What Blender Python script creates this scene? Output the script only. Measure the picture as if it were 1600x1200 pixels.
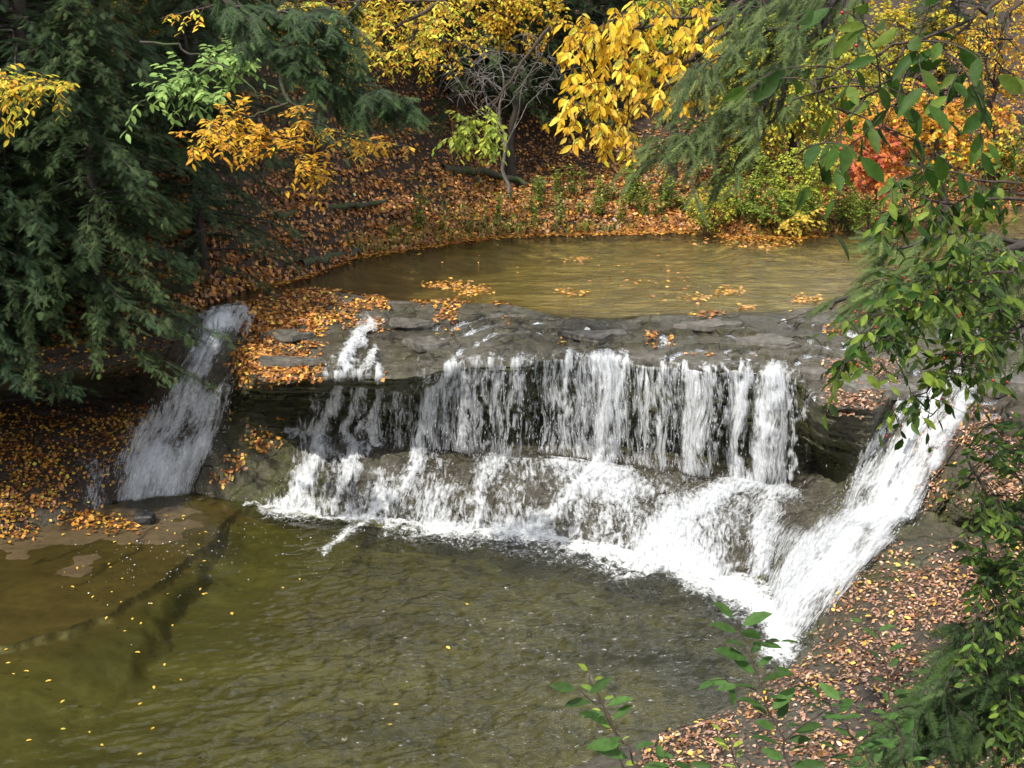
import bpy, math, random
import numpy as np
from math import radians as R
for o in list(bpy.data.objects): bpy.data.objects.remove(o)
SC = bpy.context.scene
COL = SC.collection
rng = np.random.default_rng(7)
random.seed(7)

# ---------------------------------------------------------------- camera, sky, sun
H = 6.5; PITCH = R(17); F = 1716.0
cam = bpy.data.cameras.new('camera'); camo = bpy.data.objects.new('camera', cam); COL.objects.link(camo)
camo.location = (0, 0, H); camo.rotation_euler = (R(90) - PITCH, 0, 0)
cam.sensor_width = 36; cam.lens = 36 * F / 1600; cam.clip_end = 500; cam.clip_start = 0.05
SC.camera = camo
SUN = np.array([-0.44, -0.34, 0.84]); SUN /= np.linalg.norm(SUN)
w = bpy.data.worlds.new('World'); SC.world = w; w.use_nodes = True
nt = w.node_tree; bg = nt.nodes['Background']; sky = nt.nodes.new('ShaderNodeTexSky')
sky.sky_type = 'NISHITA'; sky.sun_disc = False
sky.sun_elevation = math.asin(SUN[2]); sky.sun_rotation = math.atan2(SUN[0], SUN[1]); sky.dust_density = 2.0
bg.inputs[1].default_value = 0.15
# broken white cloud added to the unseen sky, brightest ahead for pool glints
tcw = nt.nodes.new('ShaderNodeTexCoord'); nzw = nt.nodes.new('ShaderNodeTexNoise'); nzw.inputs['Scale'].default_value = 2.6; nzw.inputs['Detail'].default_value = 7; nzw.inputs['Roughness'].default_value = .6
nt.links.new(tcw.outputs['Generated'], nzw.inputs['Vector']); rw = nt.nodes.new('ShaderNodeValToRGB'); rw.color_ramp.elements[0].position = .40; rw.color_ramp.elements[1].position = .54; nt.links.new(nzw.outputs[0], rw.inputs[0])
mw = nt.nodes.new('ShaderNodeMix'); mw.data_type = 'RGBA'; nt.links.new(rw.outputs[0], mw.inputs[0]); nt.links.new(sky.outputs[0], mw.inputs[6]); 
sxw = nt.nodes.new('ShaderNodeSeparateXYZ'); nt.links.new(tcw.outputs['Generated'], sxw.inputs[0]); mrw = nt.nodes.new('ShaderNodeMapRange'); mrw.inputs[1].default_value = .1; mrw.inputs[2].default_value = .8; nt.links.new(sxw.outputs[1], mrw.inputs[0])
cw = nt.nodes.new('ShaderNodeMix'); cw.data_type = 'RGBA'; cw.inputs[6].default_value = (5.0, 5.0, 5.1, 1); cw.inputs[7].default_value = (17, 17, 16.6, 1); nt.links.new(mrw.outputs[0], cw.inputs[0]); nt.links.new(cw.outputs[2], mw.inputs[7])
nt.links.new(mw.outputs[2], bg.inputs[0])
sl = bpy.data.lights.new('sun', 'SUN'); so = bpy.data.objects.new('sun', sl); COL.objects.link(so)
sl.energy = 3.9; sl.angle = R(0.6); sl.color = (1, 0.95, 0.86)
so.rotation_euler = (math.acos(SUN[2]), 0, math.atan2(SUN[0], -SUN[1]))
SC.view_settings.view_transform = 'Standard'; SC.view_settings.look = 'None'
SC.view_settings.exposure = 0.6; SC.view_settings.gamma = 1
SC.cycles.transparent_max_bounces = 24
SC.cycles.max_bounces = 6

# ---------------------------------------------------------------- picture <-> world
cp, sp_ = math.cos(PITCH), math.sin(PITCH)
def ray(u, v):
    u = np.asarray(u, float); v = np.asarray(v, float)
    a = (u - 800) / F; b = (600 - v) / F
    return np.stack([a + 0 * b, cp + b * sp_, -sp_ + b * cp], -1)
def PZ(u, v, z):
    d = ray(u, v); t = (np.asarray(z, float) - H) / d[..., 2]
    return d * t[..., None] + np.array([0, 0, H])
def PY(u, v, y):
    d = ray(u, v); t = np.asarray(y, float) / d[..., 1]
    return d * t[..., None] + np.array([0, 0, H])
def PD(u, v, dist):
    return ray(u, v) * np.asarray(dist, float)[..., None] + np.array([0, 0, H])
def proj(p):
    q = p - np.array([0, 0, H]); fy = q[..., 1] * cp - q[..., 2] * sp_
    up = q[..., 1] * sp_ + q[..., 2] * cp
    fy = np.where(fy < 0.1, 0.1, fy)
    return 800 + F * q[..., 0] / fy, 600 - F * up / fy

# ---------------------------------------------------------------- noise
def _h(ix, iy, iz, s):
    n = (ix.astype(np.int64) * 73856093) ^ (iy.astype(np.int64) * 19349663) ^ (iz.astype(np.int64) * 83492791) ^ (s * 2654435761)
    n = (n ^ (n >> 13)) * 1274126177 & 0xffffffff
    n = (n ^ (n >> 16)) * 2246822519 & 0xffffffff
    return ((n ^ (n >> 13)) & 0xffffff) / float(0xffffff)
def vn(x, y, z=0.0, s=0):
    x, y, z = np.broadcast_arrays(np.asarray(x, float), np.asarray(y, float), np.asarray(z, float))
    ix, iy, iz = np.floor(x), np.floor(y), np.floor(z)
    fx, fy, fz = x - ix, y - iy, z - iz
    fx, fy, fz = [f * f * (3 - 2 * f) for f in (fx, fy, fz)]
    r = 0
    for a in (0, 1):
        for b in (0, 1):
            for c in (0, 1):
                r = r + _h(ix + a, iy + b, iz + c, s) * (fx if a else 1 - fx) * (fy if b else 1 - fy) * (fz if c else 1 - fz)
    return r * 2 - 1
def fbm(x, y, z=0.0, o=4, s=0):
    r = 0; a = 1.0; t = 0
    for k in range(o):
        r = r + a * vn(np.asarray(x) * 2 ** k, np.asarray(y) * 2 ** k, np.asarray(z) * 2 ** k, s + k * 17); t += a; a *= .5
    return r / t
def sstep(a, b, x):
    t = np.clip((x - a) / (b - a), 0, 1); return t * t * (3 - 2 * t)

# ---------------------------------------------------------------- object helpers
def tag(o, label=None, cat=None, group=None, kind=None):
    if label: o['label'] = label
    if cat: o['category'] = cat
    if group: o['group'] = group
    if kind: o['kind'] = kind
    return o
def empty(name, loc, label, cat, group=None):
    o = bpy.data.objects.new(name, None); COL.objects.link(o); o.location = tuple(map(float, loc)); o.empty_display_size = .2
    return tag(o, label, cat, group)
def mk(name, V, Fc, mat, parent=None, col=None, uv=None, smooth=False, attrs=None):
    """Fc: (M,k) array or list of such arrays. vertices in world space (parent-local if parent given)"""
    V = np.asarray(V, np.float32)
    if not isinstance(Fc, list): Fc = [Fc]
    Fc = [np.asarray(f, np.int32) for f in Fc if len(f)]
    me = bpy.data.meshes.new(name)
    if parent is not None: V = V - np.array(parent.get('_o', tuple(parent.location)), np.float32)
    me.vertices.add(len(V)); me.vertices.foreach_set('co', V.ravel())
    nl = sum(f.size for f in Fc); npoly = sum(len(f) for f in Fc)
    me.loops.add(nl); me.loops.foreach_set('vertex_index', np.concatenate([f.ravel() for f in Fc]))
    me.polygons.add(npoly)
    tot = np.concatenate([np.full(len(f), f.shape[1], np.int32) for f in Fc])
    st = np.concatenate([[0], np.cumsum(tot)[:-1]]).astype(np.int32)
    me.polygons.foreach_set('loop_start', st); me.polygons.foreach_set('loop_total', tot)
    if smooth: me.polygons.foreach_set('use_smooth', np.ones(npoly, bool))
    if col is not None:
        a = me.color_attributes.new('Col', 'FLOAT_COLOR', 'POINT')
        c = np.ones((len(V), 4), np.float32); c[:, :3] = col; a.data.foreach_set('color', c.ravel())
    for k, arr in (attrs or {}).items():
        a = me.attributes.new(k, 'FLOAT', 'POINT'); a.data.foreach_set('value', np.asarray(arr, np.float32).ravel())
    if uv is not None:
        a = me.attributes.new('flow', 'FLOAT_VECTOR', 'POINT')
        c = np.zeros((len(V), 3), np.float32); c[:, :uv.shape[1]] = uv; a.data.foreach_set('vector', c.ravel())
    me.update(calc_edges=True); me.validate()
    me.materials.append(mat)
    o = bpy.data.objects.new(name, me); COL.objects.link(o)
    if parent is not None: o.parent = parent
    return o
def grid_faces(n, m, mask=None):
    i = np.arange(n * m).reshape(n, m)
    f = np.stack([i[:-1, :-1], i[1:, :-1], i[1:, 1:], i[:-1, 1:]], -1)
    if mask is not None: f = f[mask]
    return f.reshape(-1, 4)
def normals(P):
    a = np.gradient(P, axis=0); b = np.gradient(P, axis=1)
    n = np.cross(a, b); return n / (np.linalg.norm(n, axis=-1, keepdims=True) + 1e-9)
class Tubes:
    def __init__(s): s.V = []; s.F = []; s.n = 0
    def add(s, pts, r0, r1, sides=5):
        pts = np.asarray(pts, float); k = len(pts)
        t = np.gradient(pts, axis=0); t /= np.linalg.norm(t, axis=1, keepdims=True) + 1e-9
        ref = np.array([0, 0, 1.]) if abs(t[:, 2]).mean() < .8 else np.array([1., 0, 0])
        a = np.cross(t, ref); a /= np.linalg.norm(a, axis=1, keepdims=True) + 1e-9; b = np.cross(t, a)
        r = (np.linspace(r0, r1, k) if np.isscalar(r0) else np.asarray(r0))[:, None, None]
        th = np.linspace(0, 2 * np.pi, sides, endpoint=False)
        P = pts[:, None] + r * (np.cos(th)[None, :, None] * a[:, None] + np.sin(th)[None, :, None] * b[:, None])
        s.V.append(P.reshape(-1, 3))
        i = np.arange(k * sides).reshape(k, sides) + s.n; j = np.roll(i, -1, axis=1)
        s.F.append(np.stack([i[:-1], i[1:], j[1:], j[:-1]], -1).reshape(-1, 4)); s.n += k * sides
    def build(s, name, mat, parent=None):
        return mk(name, np.concatenate(s.V), np.concatenate(s.F), mat, parent, smooth=True)
def unit(v): return v / (np.linalg.norm(v, axis=-1, keepdims=True) + 1e-9)
def place(protoV, protoF, pos, y, up, size, col=None, wid=None):
    """instances of a proto (y axis along, z up) merged into arrays"""
    y = unit(y); x = unit(np.cross(y, up)); z = np.cross(x, y); n = len(pos)
    size = np.broadcast_to(size, (n,)); wid = np.ones(n) if wid is None else wid
    V = pos[:, None] + size[:, None, None] * (protoV[None, :, 0:1] * x[:, None] * wid[:, None, None] + protoV[None, :, 1:2] * y[:, None] + protoV[None, :, 2:3] * z[:, None])
    k = len(protoV)
    Fs = (protoF[None] + (np.arange(n) * k)[:, None, None]).reshape(-1, protoF.shape[1])
    C = None if col is None else np.repeat(col, k, axis=0)
    return V.reshape(-1, 3), Fs, C
class Leaves:
    def __init__(s): s.p = []; s.y = []; s.u = []; s.s = []; s.c = []
    def add(s, p, y, u, size, c):
        s.p.append(p); s.y.append(y); s.u.append(u); s.s.append(np.broadcast_to(size, (len(p),))); s.c.append(c)
    def build(s, name, proto, mat, parent=None, wid=None):
        P = np.concatenate(s.p); S = np.concatenate(s.s)
        V, Fc, C = place(proto[0], proto[1], P, np.concatenate(s.y), np.concatenate(s.u), S, np.concatenate(s.c), wid=rng.uniform(.8, 1.15, len(P)))
        return mk(name, V, Fc, mat, parent, col=C)
def pal(n, cols, jit=.25, w=None):
    cols = np.array(cols, float); i = rng.choice(len(cols), n, p=None if w is None else np.array(w) / sum(w))
    j = rng.choice(len(cols), n, p=None if w is None else np.array(w) / sum(w)); f = rng.random((n, 1)) * .5
    c = cols[i] * (1 - f) + cols[j] * f
    return np.clip(c * np.exp(rng.normal(0, jit, (n, 1))), 0, .9)

# leaf shapes
LEAF = (np.array([[0, 0, 0], [.2, .22, .05], [.27, .5, .07], [.16, .8, .04], [0, 1, -.06], [-.16, .8, .04], [-.27, .5, .07], [-.2, .22, .05], [0, .35, 0], [0, .7, -.02]], float),
        np.array([[0, 1, 2, 8], [8, 2, 3, 9], [9, 3, 4, 4], [0, 8, 6, 7], [8, 9, 5, 6], [9, 4, 4, 5]]))
_f = []
LEAF = (LEAF[0] * [.78, 1, 1], np.array([[0, 1, 8], [1, 2, 8], [2, 9, 8], [2, 3, 9], [3, 4, 9], [0, 8, 7], [8, 6, 7], [8, 9, 6], [9, 5, 6], [9, 4, 5]]))
LEAFS = (np.array([[0, 0, 0], [.3, .45, .08], [0, 1, -.05], [-.3, .45, .08]], float), np.array([[0, 1, 2], [0, 2, 3]]))
_m = [(0, 0), (.25, -.02), (.5, .12), (.32, .3), (.58, .62), (.25, .58), (0, 1.05), (-.25, .58), (-.58, .62), (-.32, .3), (-.5, .12), (-.25, -.02)]
MAPLE = (np.array([[0, .35, -.04]] + [[a, b, .06 * abs(a) + .03 * math.sin(i * 2)] for i, (a, b) in enumerate(_m)], float), np.array([[0, 1 + i, 1 + (i + 1) % 12] for i in range(12)]))
def spray_proto(nside=11, nsub=5, w=.016):
    V = []; Fc = []
    def tri(a, b, wd, z=0):
        a = np.array(a, float); b = np.array(b, float); d = b - a; p = np.array([-d[1], d[0]]); p /= np.linalg.norm(p) + 1e-9
        n = len(V); V.extend([[*(a - p * wd), z], [*(a + p * wd), z], [*b, z - .03]]); Fc.append([n, n + 1, n + 2])
    tri((0, 0), (0, 1), w * .6)
    for i in range(nside):
        t = .08 + .86 * i / nside; L = (.34 * (1 - t) ** .7 + .06) * random.uniform(.6, 1.2)
        for sgn in (-1, 1):
            a0 = np.array([0, t + .02 * sgn]); dirn = np.array([sgn * .8, .6]); e = a0 + dirn * L
            tri(a0, e, w, -.04 * L)
            for k in range(nsub):
                q = .2 + .75 * k / nsub; b0 = a0 + dirn * L * q; l2 = L * .38 * (1.1 - q)
                for s2 in (-1, 1):
                    d2 = dirn * .6 + s2 * np.array([-dirn[1], dirn[0]]) * .8
                    tri(b0, b0 + d2 * l2, w * .75, -.06 * q)
    return np.array(V), np.array(Fc)
SPRAY = spray_proto(9, 4, .010)
def needle_proto(n=16):
    V = []; Fc = []
    for i in range(n):
        t = i / n
        for s in (-1, 1):
            k = len(V); L = .16 * (1.15 - .6 * t) * random.uniform(.8, 1.2); b = t + .02 * s
            V.extend([[0, b - .022, 0], [0, b + .022, 0], [s * L, b + .06, random.uniform(-.04, .04)]]); Fc.append([k, k + 1, k + 2])
    k = len(V); V.extend([[-.012, 0, 0], [.012, 0, 0], [0, 1, 0]]); Fc.append([k, k + 1, k + 2])
    return np.array(V), np.array(Fc)
NEEDLE = needle_proto()

# ---------------------------------------------------------------- materials
def newmat(name):
    m = bpy.data.materials.new(name); m.use_nodes = True; m.node_tree.nodes.clear()
    return m, m.node_tree.nodes, m.node_tree.links
def N(nodes, t, **k):
    n = nodes.new(t)
    for a, b in k.items():
        if a.startswith('i_'): n.inputs[int(a[2:]) if a[2:].isdigit() else a[2:]].default_value = b
        else: setattr(n, a, b)
    return n
def ramp(nodes, links, src, stops):
    r = nodes.new('ShaderNodeValToRGB'); e = r.color_ramp.elements
    while len(e) < len(stops): e.new(.5)
    for el, (p, c) in zip(e, stops):
        el.position = p; el.color = (*c, 1) if len(c) == 3 else c
    links.new(src, r.inputs[0]); return r
def noise(nodes, links, vec, scale, detail=6, rough=.6, dist=0):
    n = nodes.new('ShaderNodeTexNoise'); n.inputs['Scale'].default_value = scale; n.inputs['Detail'].default_value = detail
    n.inputs['Roughness'].default_value = rough; n.inputs['Distortion'].default_value = dist
    if vec is not None: links.new(vec, n.inputs['Vector'])
    return n
def mathn(nodes, links, op, a, b=None, clamp=False):
    n = nodes.new('ShaderNodeMath'); n.operation = op; n.use_clamp = clamp
    for i, x in enumerate((a, b)):
        if x is None: continue
        if isinstance(x, (int, float)): n.inputs[i].default_value = x
        else: links.new(x, n.inputs[i])
    return n.outputs[0]
def mixc(nodes, links, fac, a, b, mode='MIX'):
    n = nodes.new('ShaderNodeMix'); n.data_type = 'RGBA'; n.blend_type = mode
    for s, x in ((n.inputs[0], fac), (n.inputs[6], a), (n.inputs[7], b)):
        if isinstance(x, (int, float)): s.default_value = x
        elif isinstance(x, tuple): s.default_value = (*x, 1)
        else: links.new(x, s)
    return n.outputs[2]
def leaf_mat(name, transl=.35, rough=.5, spec=.3):
    m, n, l = newmat(name)
    at = N(n, 'ShaderNodeAttribute', attribute_name='Col'); oi = N(n, 'ShaderNodeObjectInfo')
    tc = N(n, 'ShaderNodeNewGeometry')
    nz = noise(n, l, tc.outputs['Position'], 60, 3)
    v = ramp(n, l, nz.outputs[0], [(.3, (.72, .68, .6)), (.65, (1.1, 1.1, 1.05))])
    c = mixc(n, l, 1.0, at.outputs['Color'], oi.outputs['Color'], 'MULTIPLY')
    c = mixc(n, l, 1.0, c, v.outputs[0], 'MULTIPLY')
    p = N(n, 'ShaderNodeBsdfPrincipled'); p.inputs['Roughness'].default_value = rough
    p.inputs['Specular IOR Level'].default_value = spec; l.new(c, p.inputs['Base Color'])
    t = N(n, 'ShaderNodeBsdfTranslucent'); l.new(c, t.inputs[0])
    mx = N(n, 'ShaderNodeMixShader'); mx.inputs[0].default_value = transl
    l.new(p.outputs[0], mx.inputs[1]); l.new(t.outputs[0], mx.inputs[2])
    o = N(n, 'ShaderNodeOutputMaterial'); l.new(mx.outputs[0], o.inputs[0]); return m
M_LEAF = leaf_mat('leaf', .42, .55, .2)
M_NEEDLE = leaf_mat('needles', .2, .6, .2)
M_LITTER = leaf_mat('fallen_leaf', .12, .42, .45)
def bark_mat(name, c1, c2, scale=14, moss=None):
    m, n, l = newmat(name); g = N(n, 'ShaderNodeNewGeometry')
    mp = N(n, 'ShaderNodeMapping'); mp.inputs['Scale'].default_value = (1, 1, .25); l.new(g.outputs['Position'], mp.inputs[0])
    nz = noise(n, l, mp.outputs[0], scale, 8, .7)
    r = ramp(n, l, nz.outputs[0], [(.35, c1), (.7, c2)])
    c = r.outputs[0]
    if moss:
        n2 = noise(n, l, g.outputs['Position'], 6, 5); r2 = ramp(n, l, n2.outputs[0], [(.45, (0, 0, 0)), (.6, (1, 1, 1))])
        c = mixc(n, l, r2.outputs[0], c, moss)
    p = N(n, 'ShaderNodeBsdfPrincipled'); p.inputs['Roughness'].default_value = .85; l.new(c, p.inputs['Base Color'])
    b = N(n, 'ShaderNodeBump'); b.inputs['Strength'].default_value = .8; b.inputs['Distance'].default_value = .03
    l.new(nz.outputs[0], b.inputs['Height']); l.new(b.outputs[0], p.inputs['Normal'])
    o = N(n, 'ShaderNodeOutputMaterial'); l.new(p.outputs[0], o.inputs[0]); return m
M_BARK = bark_mat('bark', (.018, .014, .011), (.085, .07, .055))
M_GBARK = bark_mat('grey_bark', (.08, .075, .065), (.3, .28, .25))
M_MOSSBARK = bark_mat('mossy_bark', (.02, .017, .012), (.09, .08, .06), moss=(.045, .075, .015))
M_TWIG = bark_mat('twig_bark', (.035, .025, .018), (.12, .085, .06), 40)

def rock_mat():
    m, n, l = newmat('wet_rock'); g = N(n, 'ShaderNodeNewGeometry'); pos = g.outputs['Position']
    wall = N(n, 'ShaderNodeAttribute', attribute_name='wall').outputs['Fac']
    green = N(n, 'ShaderNodeAttribute', attribute_name='green').outputs['Fac']
    soil_shade_fac = N(n, 'ShaderNodeAttribute', attribute_name='soil_shade').outputs['Fac']
    n1 = noise(n, l, pos, 1.1, 8, .65); n2 = noise(n, l, pos, 9, 8, .7); n3 = noise(n, l, pos, 45, 4, .7)
    mp = N(n, 'ShaderNodeMapping'); mp.inputs['Scale'].default_value = (.35, .35, 9); l.new(pos, mp.inputs[0])
    ns = noise(n, l, mp.outputs[0], 2.2, 7, .65)
    a = ramp(n, l, n2.outputs[0], [(.28, (.045, .04, .03)), (.5, (.115, .105, .085)), (.72, (.21, .2, .175))]).outputs[0]
    b = ramp(n, l, n1.outputs[0], [(.35, (.75, .68, .55)), (.6, (1.15, 1.15, 1.15))]).outputs[0]
    c = mixc(n, l, 1.0, a, b, 'MULTIPLY')
    s = ramp(n, l, ns.outputs[0], [(.3, (.35, .33, .3)), (.55, (1.0, 1.0, 1.0)), (.7, (1.25, 1.15, 1.0))]).outputs[0]
    c2 = mixc(n, l, 1.0, c, s, 'MULTIPLY'); c = mixc(n, l, wall, c, c2)
    sa = N(n, 'ShaderNodeAttribute', attribute_name='slab').outputs['Fac']
    sv = ramp(n, l, mathn(n, l, 'ADD', mathn(n, l, 'MULTIPLY', sa, .4), .5), [(0, (.5, .46, .4)), (.5, (1, .97, .92)), (1, (1.5, 1.5, 1.5))]).outputs[0]
    c = mixc(n, l, .85, c, sv, 'MULTIPLY'); c = mixc(n, l, N(n, 'ShaderNodeAttribute', attribute_name='wet').outputs['Fac'], c, mixc(n, l, 1.0, c, (.55, .55, .55), 'MULTIPLY'))
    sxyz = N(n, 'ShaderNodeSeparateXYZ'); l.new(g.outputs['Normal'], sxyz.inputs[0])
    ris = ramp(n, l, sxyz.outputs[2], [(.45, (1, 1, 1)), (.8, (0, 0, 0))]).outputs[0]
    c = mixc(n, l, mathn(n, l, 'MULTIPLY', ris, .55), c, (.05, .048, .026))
    cw_ = mixc(n, l, .25, pos, noise(n, l, pos, 2.2, 4).outputs['Color']); mpc = N(n, 'ShaderNodeMapping'); mpc.inputs['Scale'].default_value = (1.1, 1.7, 1.7); l.new(cw_, mpc.inputs[0])
    vc = N(n, 'ShaderNodeTexVoronoi', feature='DISTANCE_TO_EDGE'); vc.inputs['Scale'].default_value = 1.5; l.new(mpc.outputs[0], vc.inputs['Vector'])
    ckr = ramp(n, l, vc.outputs['Distance'], [(.0, (1, 1, 1)), (.03, (0, 0, 0))]).outputs[0]
    c = mixc(n, l, mathn(n, l, 'MULTIPLY', ckr, .65), c, (.02, .018, .014))
    # algae and moss
    ga = ramp(n, l, n2.outputs[0], [(.3, (.03, .036, .01)), (.7, (.11, .12, .03))]).outputs[0]
    gf = mathn(n, l, 'MULTIPLY', green, ramp(n, l, noise(n, l, pos, 3.2, 7, .7).outputs[0], [(.38, (0, 0, 0)), (.6, (1, 1, 1))]).outputs[0], True)
    c = mixc(n, l, gf, c, ga)
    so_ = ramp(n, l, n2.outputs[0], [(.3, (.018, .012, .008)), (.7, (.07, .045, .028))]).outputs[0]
    c = mixc(n, l, soil_shade_fac, c, so_)
    p = N(n, 'ShaderNodeBsdfPrincipled'); l.new(c, p.inputs['Base Color'])
    rr = ramp(n, l, n1.outputs[0], [(.4, (.13, .13, .13)), (.6, (.5, .5, .5))]).outputs[0]
    rr = mixc(n, l, soil_shade_fac, rr, (.8, .8, .8)); l.new(rr, p.inputs['Roughness'])
    bm = mathn(n, l, 'ADD', mathn(n, l, 'MULTIPLY', n2.outputs[0], .7), mathn(n, l, 'MULTIPLY', n3.outputs[0], .45))
    bm = mathn(n, l, 'SUBTRACT', bm, mathn(n, l, 'MULTIPLY', ckr, .4))
    bm = mathn(n, l, 'ADD', bm, mathn(n, l, 'MULTIPLY', mathn(n, l, 'MULTIPLY', ns.outputs[0], wall), 1.2))
    bb = N(n, 'ShaderNodeBump'); bb.inputs['Strength'].default_value = .9; bb.inputs['Distance'].default_value = .07
    l.new(bm, bb.inputs['Height']); l.new(bb.outputs[0], p.inputs['Normal'])
    o = N(n, 'ShaderNodeOutputMaterial'); l.new(p.outputs[0], o.inputs[0]); return m
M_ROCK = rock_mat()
def simple_noise_mat(name, stops, scale, rough=.8, bump=.5, bscale=None, dist=.03):
    m, n, l = newmat(name); g = N(n, 'ShaderNodeNewGeometry'); nz = noise(n, l, g.outputs['Position'], scale, 8, .68)
    r = ramp(n, l, nz.outputs[0], stops); p = N(n, 'ShaderNodeBsdfPrincipled'); p.inputs['Roughness'].default_value = rough
    l.new(r.outputs[0], p.inputs['Base Color']); n2 = noise(n, l, g.outputs['Position'], bscale or scale * 4, 6, .7)
    b = N(n, 'ShaderNodeBump'); b.inputs['Strength'].default_value = bump; b.inputs['Distance'].default_value = dist
    l.new(n2.outputs[0], b.inputs['Height']); l.new(b.outputs[0], p.inputs['Normal'])
    o = N(n, 'ShaderNodeOutputMaterial'); l.new(p.outputs[0], o.inputs[0]); return m
M_SOIL = simple_noise_mat('soil_shade', [(.3, (.01, .007, .004)), (.5, (.032, .019, .01)), (.7, (.07, .038, .018))], 9)
M_SLAB = simple_noise_mat('dark_slab', [(.3, (.035, .032, .024)), (.5, (.09, .082, .065)), (.72, (.18, .168, .14))], 9, .35, .8, 30)
M_STONE = simple_noise_mat('dark_stone', [(.3, (.01, .01, .01)), (.7, (.05, .05, .048))], 10, .35)
M_MOSS = simple_noise_mat('moss', [(.3, (.015, .03, .004)), (.7, (.07, .12, .015))], 30, .95, 1, 80)
def bed_mat():
    m, n, l = newmat('stream_bed'); g = N(n, 'ShaderNodeNewGeometry'); pos = g.outputs['Position']
    a = N(n, 'ShaderNodeAttribute', attribute_name='kindf').outputs['Fac']    # 0 olive deep, 1 brown shelf, 2 golden upper
    mp = N(n, 'ShaderNodeMapping'); mp.inputs['Scale'].default_value = (.5, 1.6, 1); l.new(pos, mp.inputs[0])
    n1 = noise(n, l, mp.outputs[0], .9, 8, .65, .6); n2 = noise(n, l, pos, 7, 8, .75)
    ol = ramp(n, l, n1.outputs[0], [(.3, (.042, .041, .014)), (.5, (.082, .076, .027)), (.7, (.135, .125, .052))]).outputs[0]
    br = ramp(n, l, n1.outputs[0], [(.3, (.055, .038, .02)), (.55, (.095, .067, .036)), (.75, (.15, .11, .065))]).outputs[0]
    go = ramp(n, l, noise(n, l, mp.outputs[0], 2.6, 8, .7, .5).outputs[0], [(.32, (.06, .052, .022)), (.5, (.18, .15, .06)), (.66, (.46, .38, .19))]).outputs[0]
    f1 = mathn(n, l, 'MINIMUM', a, 1.0); f2 = mathn(n, l, 'SUBTRACT', a, 1.0, True)
    c = mixc(n, l, f1, ol, br); c = mixc(n, l, f2, c, go)
    v = ramp(n, l, n2.outputs[0], [(.25, (.45, .45, .42)), (.5, (1, 1, 1)), (.75, (1.2, 1.18, 1.1))]).outputs[0]
    c = mixc(n, l, 1.0, c, v, 'MULTIPLY')
    ck = N(n, 'ShaderNodeAttribute', attribute_name='crack').outputs['Fac']
    c = mixc(n, l, ck, c, (.012, .01, .006))
    p = N(n, 'ShaderNodeBsdfPrincipled'); p.inputs['Roughness'].default_value = .38; l.new(c, p.inputs['Base Color'])
    bb = N(n, 'ShaderNodeBump'); bb.inputs['Strength'].default_value = .5; bb.inputs['Distance'].default_value = .03; l.new(n2.outputs[0], bb.inputs['Height']); l.new(bb.outputs[0], p.inputs['Normal'])
    o = N(n, 'ShaderNodeOutputMaterial'); l.new(p.outputs[0], o.inputs[0]); return m
M_BED = bed_mat()
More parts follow.
